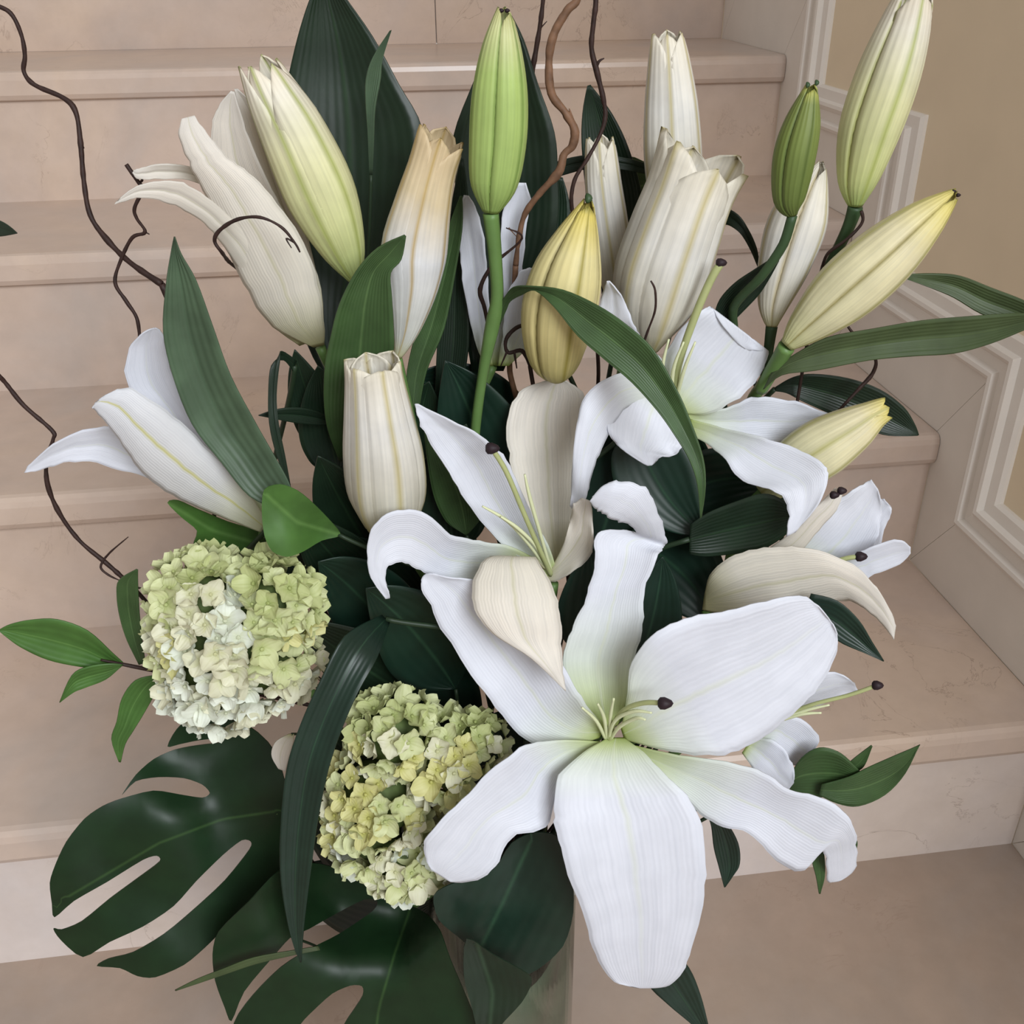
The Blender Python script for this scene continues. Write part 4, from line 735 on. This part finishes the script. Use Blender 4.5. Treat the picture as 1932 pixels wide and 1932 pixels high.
twig('dark willow twig with a side shoot crossing the slim cream tube', [(1112, -150, .566), (1124, -12, .566), (1120, 40, .566), (1116, 90, .566), (1126, 135, .566), (1138, 185, .566), (1142, 220, .566), (1132, 255, .565), (1108, 300, .563), (1086, 335, .562), (1078, 370, .562), (1080, 400, .563)], [.0008, .0013, .0013, .0014, .0014, .0014, .0012, .0011, .0011, .0011, .0011, .0011], sides=(([(1124, 130, .566), (1130, 116, .565), (1140, 110, .565)], .0007),), mids=((1060, 700, .58),))
twig('short black willow twig forking before the pale lily at the back', [(955, 430, .545), (985, 450, .55), (930, 500, .555), (906, 545, .555), (914, 580, .556), (922, 620, .56)], [.0004, .0006, .001, .0012, .0012, .0012], mids=((930, 800, .57),))
twig('black willow crook under the pale lily beside the plump yellow bud', [(1000, 612, .562), (975, 618, .558), (955, 640, .556), (958, 665, .556), (985, 662, .556), (1000, 690, .56)], .0012, sides=(([(958, 660, .555), (945, 690, .556)], .0008), ([(970, 662, .555), (975, 695, .556)], .0008)), mids=((960, 850, .565),))
twig('bent brown willow twig crossing the long level leaf on the right', [(1590, 596, .552), (1604, 622, .55), (1630, 650, .548), (1652, 678, .545), (1646, 705, .546), (1622, 732, .545), (1598, 758, .544), (1575, 782, .546)], [.0008, .0009, .001, .0011, .0011, .001, .0009, .0009], mids=((1480, 900, .555), (1250, 1150, .55)))
twig('short twig stub beside the stalk of the upright lime bud', [(1625, 398, .541), (1628, 415, .541), (1618, 432, .541), (1592, 456, .541), (1562, 478, .543), (1552, 502, .547)], .0009, mids=((1460, 760, .56), (1250, 1150, .555)))
twig('hair-thin dark twig against the white lily trumpet', [(1228, 530, .522), (1236, 548, .522), (1236, 585, .523), (1222, 625, .526), (1215, 645, .53)], [.0005, .0006, .0007, .0007, .0007], mids=((1180, 900, .56),))
leaf(auto((650, 862, .555), (556, 660, .55), 95, (-10, 10), 4), 'leaf_dark', 'dark leaf under the base of the cream trumpet lily', name='broad_leaf', fit=True)
leaf(auto((1240, 960, .545), (1470, 925, .535), 120, (10, -40), 5), 'leaf_teal', 'blue-green leaf arching under the upper open lily beside the arching leaf', name='salal_leaf', fit=True)
leaf(auto((1200, 800, .54), (1330, 1010, .52), 150, (-20, 10), 6), 'leaf_teal', 'blue-green leaf hidden under the tip of the arching leaf', name='salal_leaf', fit=True)
leaf(auto((1180, 1010, .53), (1355, 1190, .50), 170, (20, -20), 6), 'leaf_teal', 'broad blue-green leaf behind the upright petal of the largest lily', name='salal_leaf', fit=True)
# dark filler in the heart of the bouquet
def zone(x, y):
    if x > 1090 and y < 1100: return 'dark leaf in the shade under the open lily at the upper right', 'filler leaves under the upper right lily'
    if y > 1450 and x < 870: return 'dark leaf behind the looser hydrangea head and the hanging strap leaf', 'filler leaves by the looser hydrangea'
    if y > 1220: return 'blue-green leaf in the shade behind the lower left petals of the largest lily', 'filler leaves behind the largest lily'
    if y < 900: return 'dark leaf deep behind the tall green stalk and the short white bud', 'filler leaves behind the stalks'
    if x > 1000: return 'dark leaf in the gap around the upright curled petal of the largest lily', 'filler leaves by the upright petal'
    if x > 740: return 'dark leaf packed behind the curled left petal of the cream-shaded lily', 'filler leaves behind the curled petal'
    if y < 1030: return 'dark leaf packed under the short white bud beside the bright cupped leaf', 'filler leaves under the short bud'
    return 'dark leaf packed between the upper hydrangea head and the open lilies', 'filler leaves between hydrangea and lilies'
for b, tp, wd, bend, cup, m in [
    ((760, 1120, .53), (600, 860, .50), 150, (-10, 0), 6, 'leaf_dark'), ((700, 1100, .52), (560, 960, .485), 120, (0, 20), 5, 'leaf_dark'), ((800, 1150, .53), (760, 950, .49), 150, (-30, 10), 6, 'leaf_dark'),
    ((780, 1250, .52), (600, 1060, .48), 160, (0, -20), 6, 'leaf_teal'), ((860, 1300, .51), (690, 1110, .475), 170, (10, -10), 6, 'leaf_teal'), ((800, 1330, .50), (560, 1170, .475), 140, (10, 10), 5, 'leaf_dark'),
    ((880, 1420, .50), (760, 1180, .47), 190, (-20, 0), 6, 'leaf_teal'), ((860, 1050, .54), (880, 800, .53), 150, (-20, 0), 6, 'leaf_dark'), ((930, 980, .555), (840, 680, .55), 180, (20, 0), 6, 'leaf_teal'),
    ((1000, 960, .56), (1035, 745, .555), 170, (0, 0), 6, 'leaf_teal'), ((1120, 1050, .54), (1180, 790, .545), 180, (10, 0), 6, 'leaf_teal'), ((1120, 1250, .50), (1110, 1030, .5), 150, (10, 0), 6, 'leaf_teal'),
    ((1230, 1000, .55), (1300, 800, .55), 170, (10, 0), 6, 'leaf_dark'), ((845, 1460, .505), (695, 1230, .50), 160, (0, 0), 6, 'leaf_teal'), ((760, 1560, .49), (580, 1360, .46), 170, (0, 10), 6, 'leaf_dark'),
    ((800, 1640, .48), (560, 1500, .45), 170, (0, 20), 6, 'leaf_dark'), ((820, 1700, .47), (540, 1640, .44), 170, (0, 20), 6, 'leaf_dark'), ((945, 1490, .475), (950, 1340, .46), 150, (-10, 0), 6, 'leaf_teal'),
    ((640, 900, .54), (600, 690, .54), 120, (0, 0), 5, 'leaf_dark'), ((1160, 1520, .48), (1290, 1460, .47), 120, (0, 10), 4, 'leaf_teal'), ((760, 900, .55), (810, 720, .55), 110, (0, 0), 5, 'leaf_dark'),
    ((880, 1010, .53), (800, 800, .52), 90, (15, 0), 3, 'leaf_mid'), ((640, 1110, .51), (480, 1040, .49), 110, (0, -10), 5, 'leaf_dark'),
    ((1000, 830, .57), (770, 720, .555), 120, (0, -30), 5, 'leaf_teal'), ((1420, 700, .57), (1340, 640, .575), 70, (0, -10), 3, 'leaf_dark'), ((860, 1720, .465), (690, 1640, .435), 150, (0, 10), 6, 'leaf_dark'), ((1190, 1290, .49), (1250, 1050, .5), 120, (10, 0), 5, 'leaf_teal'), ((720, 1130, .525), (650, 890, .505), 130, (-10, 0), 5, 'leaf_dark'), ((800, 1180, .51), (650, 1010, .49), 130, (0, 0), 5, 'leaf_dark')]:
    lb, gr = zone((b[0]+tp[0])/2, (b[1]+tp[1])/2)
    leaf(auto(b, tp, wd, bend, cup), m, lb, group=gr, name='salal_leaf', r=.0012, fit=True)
# ------------------------------------------------------------------ all stalks, each to its own place in the vase
# per stalk, in the order asked for: its place in the vase mouth (from the vase axis), how upright it enters, and the points it passes on the way,
# chosen so that stalks run clear of each other and of the leaves and petals
WAYS = [
    (0.0148, 0.0256, 0.110, [(0.0325, 0.6027, 0.3760)]),
    (0.0000, -0.0256, 0.098, [(-0.0317, 0.5805, 0.3427)]),
    (0.0148, -0.0128, 0.104, [(0.0482, 0.5904, 0.4461)]),
    (0.0148, 0.0128, 0.048, [(0.1135, 0.5532, 0.4579)]),
    (0.0111, -0.0320, 0.068, [(0.2016, 0.6686, 0.5072), (0.1254, 0.4976, 0.3988)]),
    (-0.0185, 0.0320, 0.040, [(0.0736, 0.6457, 0.6563), (0.0462, 0.6236, 0.3549)]),
    (0.0296, -0.0128, 0.045, [(0.1454, 0.5591, 0.4982)]),
    (0.0074, -0.0385, 0.034, [(0.1860, 0.6318, 0.5557), (0.1673, 0.4992, 0.4212)]),
    (0.0148, -0.0256, 0.114, [(0.2188, 0.5475, 0.3913)]),
    (-0.0259, 0.0192, 0.065, [(-0.1134, 0.5718, 0.4352), (0.0197, 0.5783, 0.3001)]),
    (-0.0037, -0.0064, 0.047, [(0.0954, 0.4955, 0.4283)]),
    (0.0111, -0.0064, 0.078, [(-0.0675, 0.5286, 0.4837), (0.0212, 0.5148, 0.3523)]),
    (0.0074, 0.0256, 0.101, [(0.0632, 0.5475, 0.3872)]),
    (-0.0111, -0.0192, 0.089, [(0.0738, 0.4742, 0.4623)]),
    (-0.0296, -0.0128, 0.043, [(-0.0826, 0.6143, 0.4467)]),
    (0.0185, -0.0192, 0.109, [(0.0516, 0.4955, 0.4875), (0.0878, 0.4724, 0.3923)]),
    (0.0370, 0.0000, 0.043, [(0.1922, 0.5494, 0.5170), (0.1341, 0.5177, 0.3636)]),
    (0.0185, -0.0064, 0.119, [(0.1535, 0.5037, 0.5085), (0.1014, 0.4957, 0.3906)]),
    (0.0259, -0.0192, 0.031, [(0.1596, 0.4711, 0.4019)]),
    (0.0296, -0.0256, 0.049, [(0.1318, 0.4530, 0.3070)]),
    (0.0333, -0.0192, 0.074, [(0.1098, 0.4712, 0.2758)]),
    (0.0222, -0.0256, 0.032, [(0.1682, 0.4702, 0.3234)]),
    (0.0333, 0.0064, 0.039, [(0.1915, 0.4890, 0.3186)]),
    (-0.0259, -0.0192, 0.049, [(0.0358, 0.5248, 0.3442)]),
    (-0.0111, 0.0320, 0.057, [(-0.0361, 0.5312, 0.4163), (-0.0037, 0.6416, 0.2926)]),
    (-0.0074, -0.0128, 0.089, [(0.0806, 0.4877, 0.4621)]),
    (0.0037, -0.0192, 0.112, [(0.0665, 0.4422, 0.3330)]),
    (-0.0074, -0.0256, 0.091, [(0.0352, 0.4282, 0.2595), (0.0228, 0.4575, 0.2933)]),
    (-0.0370, -0.0128, 0.067, [(-0.0219, 0.4958, 0.3129)]),
    (-0.0185, -0.0064, 0.051, [(0.0179, 0.4738, 0.2809)]),
    (-0.0333, -0.0064, 0.045, [(-0.0936, 0.4607, 0.2835)]),
    (-0.0185, -0.0192, 0.099, [(-0.0114, 0.5018, 0.3888), (0.0347, 0.4765, 0.3106)]),
    (-0.0333, 0.0192, 0.031, [(0.0341, 0.6472, 0.3299)]),
    (-0.0148, 0.0128, 0.040, [(0.0420, 0.5614, 0.3948)]),
    (-0.0037, 0.0192, 0.031, [(0.0470, 0.5432, 0.3860)]),
    (0.0111, 0.0064, 0.040, [(0.0954, 0.5530, 0.4583)]),
    (0.0185, 0.0320, 0.098, [(0.1695, 0.6110, 0.5393), (0.1804, 0.5463, 0.3610)]),
    (0.0111, 0.0320, 0.033, [(0.1628, 0.6194, 0.6230), (0.1206, 0.5623, 0.4023)]),
    (0.0222, 0.0128, 0.078, [(0.1339, 0.5560, 0.5517), (0.1050, 0.5189, 0.3873)]),
    (0.0333, -0.0064, 0.044, [(0.2010, 0.5386, 0.6226), (0.1450, 0.5824, 0.5265), (0.1487, 0.5697, 0.4674)]),
    (0.0370, 0.0128, 0.056, [(0.2032, 0.5301, 0.4278)]),
    (0.0296, 0.0256, 0.108, [(0.1161, 0.5285, 0.4016)]),
    (-0.0111, 0.0064, 0.119, [(0.0750, 0.5314, 0.3511)]),
    (-0.0111, -0.0320, 0.075, [(0.0564, 0.4542, 0.3474)]),
    (0.0148, 0.0000, 0.058, [(0.0867, 0.5076, 0.4197)]),
    (0.0259, 0.0192, 0.098, [(0.1912, 0.5266, 0.4244), (0.0688, 0.5336, 0.3204)]),
    (0.0296, 0.0000, 0.102, [(0.1903, 0.4871, 0.4582), (0.0894, 0.4998, 0.3329)]),
    (0.0370, -0.0128, 0.071, [(0.1769, 0.4902, 0.3650)]),
    (-0.0296, 0.0128, 0.083, [(-0.0012, 0.6468, 0.4319)]),
    (-0.0148, 0.0256, 0.045, [(0.0217, 0.5867, 0.4450)]),
    (-0.0037, 0.0320, 0.047, [(-0.0389, 0.5775, 0.3672)]),
    (-0.0333, 0.0064, 0.034, [(-0.0248, 0.5374, 0.3655)]),
    (-0.0222, 0.0000, 0.040, [(0.0258, 0.4893, 0.3091)]),
    (-0.0259, -0.0064, 0.093, [(-0.0933, 0.5928, 0.5505)]),
    (-0.0111, -0.0064, 0.094, [(-0.1101, 0.5622, 0.5635), (-0.0925, 0.5373, 0.4708), (0.0242, 0.4959, 0.3415)]),
    (-0.0222, 0.0256, 0.074, [(0.0313, 0.5625, 0.3562)]),
    (-0.0333, -0.0192, 0.060, [(-0.0932, 0.5092, 0.4361), (-0.1183, 0.5346, 0.4268), (-0.0555, 0.4831, 0.2801)]),
    (0.0037, 0.0320, 0.053, [(0.0860, 0.5676, 0.5551), (0.0642, 0.5418, 0.3347)]),
    (-0.0037, -0.0320, 0.101, [(0.0436, 0.6976, 0.5622), (0.0850, 0.5272, 0.4896)]),
    (0.0000, 0.0000, 0.075, [(0.1300, 0.5688, 0.5928), (0.0925, 0.5502, 0.4218)]),
    (0.0333, 0.0192, 0.035, [(0.0586, 0.5882, 0.5154), (0.1094, 0.6453, 0.3696)]),
    (-0.0037, -0.0192, 0.033, [(0.1049, 0.5115, 0.4484)]),
    (0.0074, -0.0128, 0.104, [(0.2547, 0.5359, 0.5324), (0.1906, 0.5109, 0.4256)]),
    (0.0111, -0.0192, 0.119, [(0.2247, 0.5379, 0.4239)]),
    (0.0185, -0.0320, 0.050, [(0.1620, 0.5447, 0.5434)]),
    (-0.0074, 0.0385, 0.063, [(-0.0446, 0.6683, 0.4402), (0.0890, 0.5983, 0.3032)]),
    (0.0296, 0.0128, 0.036, [(0.1368, 0.5340, 0.3421)]),
    (0.0037, -0.0064, 0.033, [(0.0697, 0.5232, 0.5040), (0.0887, 0.4595, 0.4226)]),
    (0.0259, 0.0064, 0.069, [(0.1076, 0.5149, 0.3674)]),
    (-0.0370, 0.0128, 0.069, [(-0.0471, 0.5450, 0.3057)]),
    (-0.0296, 0.0000, 0.070, [(-0.0214, 0.5289, 0.4594), (0.0053, 0.5323, 0.3354)]),
    (-0.0074, 0.0256, 0.045, [(0.0204, 0.5972, 0.4080), (0.0471, 0.5424, 0.2978)]),
    (0.0037, 0.0064, 0.110, [(0.0335, 0.6060, 0.3982)]),
    (-0.0074, 0.0000, 0.045, [(0.0370, 0.5033, 0.3408)]),
    (-0.0148, 0.0000, 0.084, [(0.0399, 0.4923, 0.3145)]),
    (0.0000, 0.0128, 0.039, [(0.0177, 0.5232, 0.3193), (0.0506, 0.5050, 0.2886)]),
    (0.0000, 0.0256, 0.102, [(0.0306, 0.6007, 0.4784), (0.0424, 0.5557, 0.3491)]),
    (0.0000, 0.0385, 0.093, [(0.1016, 0.5838, 0.3186)]),
    (0.0185, 0.0192, 0.086, [(0.0544, 0.5301, 0.3449)]),
    (0.0185, 0.0064, 0.062, [(0.0917, 0.5183, 0.3637)]),
    (0.0222, 0.0000, 0.113, [(0.1091, 0.4861, 0.4098)]),
    (0.0222, 0.0256, 0.097, [(0.1287, 0.5546, 0.3714)]),
    (-0.0074, 0.0128, 0.120, [(0.0182, 0.5211, 0.3302)]),
    (-0.0259, 0.0064, 0.070, [(0.0016, 0.5290, 0.2903)]),
    (-0.0222, 0.0128, 0.053, [(0.0116, 0.4991, 0.2858)]),
    (-0.0185, 0.0064, 0.098, [(0.0155, 0.5232, 0.2921)]),
    (-0.0037, 0.0064, 0.044, [(0.0577, 0.4979, 0.3070)]),
    (-0.0296, 0.0256, 0.070, [(-0.0145, 0.6024, 0.4557), (0.0171, 0.5264, 0.2821)]),
    (0.0259, -0.0064, 0.098, [(0.1236, 0.4721, 0.3301)]),
    (0.0074, 0.0385, 0.117, [(0.0966, 0.5788, 0.3995)]),
    (0.0074, 0.0000, 0.076, [(0.0603, 0.5346, 0.4644)]),
    (-0.0370, 0.0000, 0.073, [(-0.0440, 0.5365, 0.4444), (-0.0263, 0.5254, 0.3671), (0.0150, 0.5092, 0.3199)]),
    (0.0111, 0.0192, 0.081, [(0.0782, 0.5964, 0.5194), (0.0738, 0.5712, 0.3474)]),
    (0.0074, -0.0256, 0.055, [(0.2372, 0.5165, 0.5007)]),
    (-0.0111, 0.0192, 0.044, [(0.0530, 0.5392, 0.2881)]),
    (0.0037, -0.0320, 0.063, [(0.0792, 0.4399, 0.3326)]),
    (-0.0185, 0.0192, 0.093, [(0.0171, 0.5837, 0.3922)]),
    (0.0074, 0.0128, 0.109, [(0.0705, 0.5125, 0.3883)]),
]
def hermite(p0, m0, p1, m1, n):
    return [p0*(2*t**3-3*t*t+1)+m0*(t**3-2*t*t+t)+p1*(3*t*t-2*t**3)+m1*(t**3-t*t) for t in [k/n for k in range(n+1)]]
for q, (sx, sy, lift, way) in zip(STALKS, WAYS):
    slot = Vector((VC.x+sx, VC.y+sy, 0)); key = [q['base']]+q['fixed']+[Vector(w_) for w_ in way]+[slot+Vector((0, 0, VH+.004))]
    tan = []; out = []
    for i, p in enumerate(key):
        if i == len(key)-1: tan.append(Vector((0, 0, -lift)))
        elif i == 0: tan.append((key[1]-p)*.8)
        else:
            a_ = key[i]-key[i-1]; b_ = key[i+1]-key[i]; dd = a_.normalized()+b_.normalized(); dd = dd.normalized() if dd.length > 1e-6 else b_.normalized()
            tan.append(dd*min(a_.length, b_.length)*.9)
    for i in range(len(key)-1):
        L = (key[i+1]-key[i]).length; seg = hermite(key[i], tan[i], key[i+1], tan[i+1], max(4, int(L/.005)))
        out += seg if not out else seg[1:]
    out += [slot+Vector((0, 0, z)) for z in (VH-.04, VH-.12, .0135+q['r'])]
    tube(q['name'], out, q['r'], q['m'], q['parent'], seg=7, sub=1, world=True)
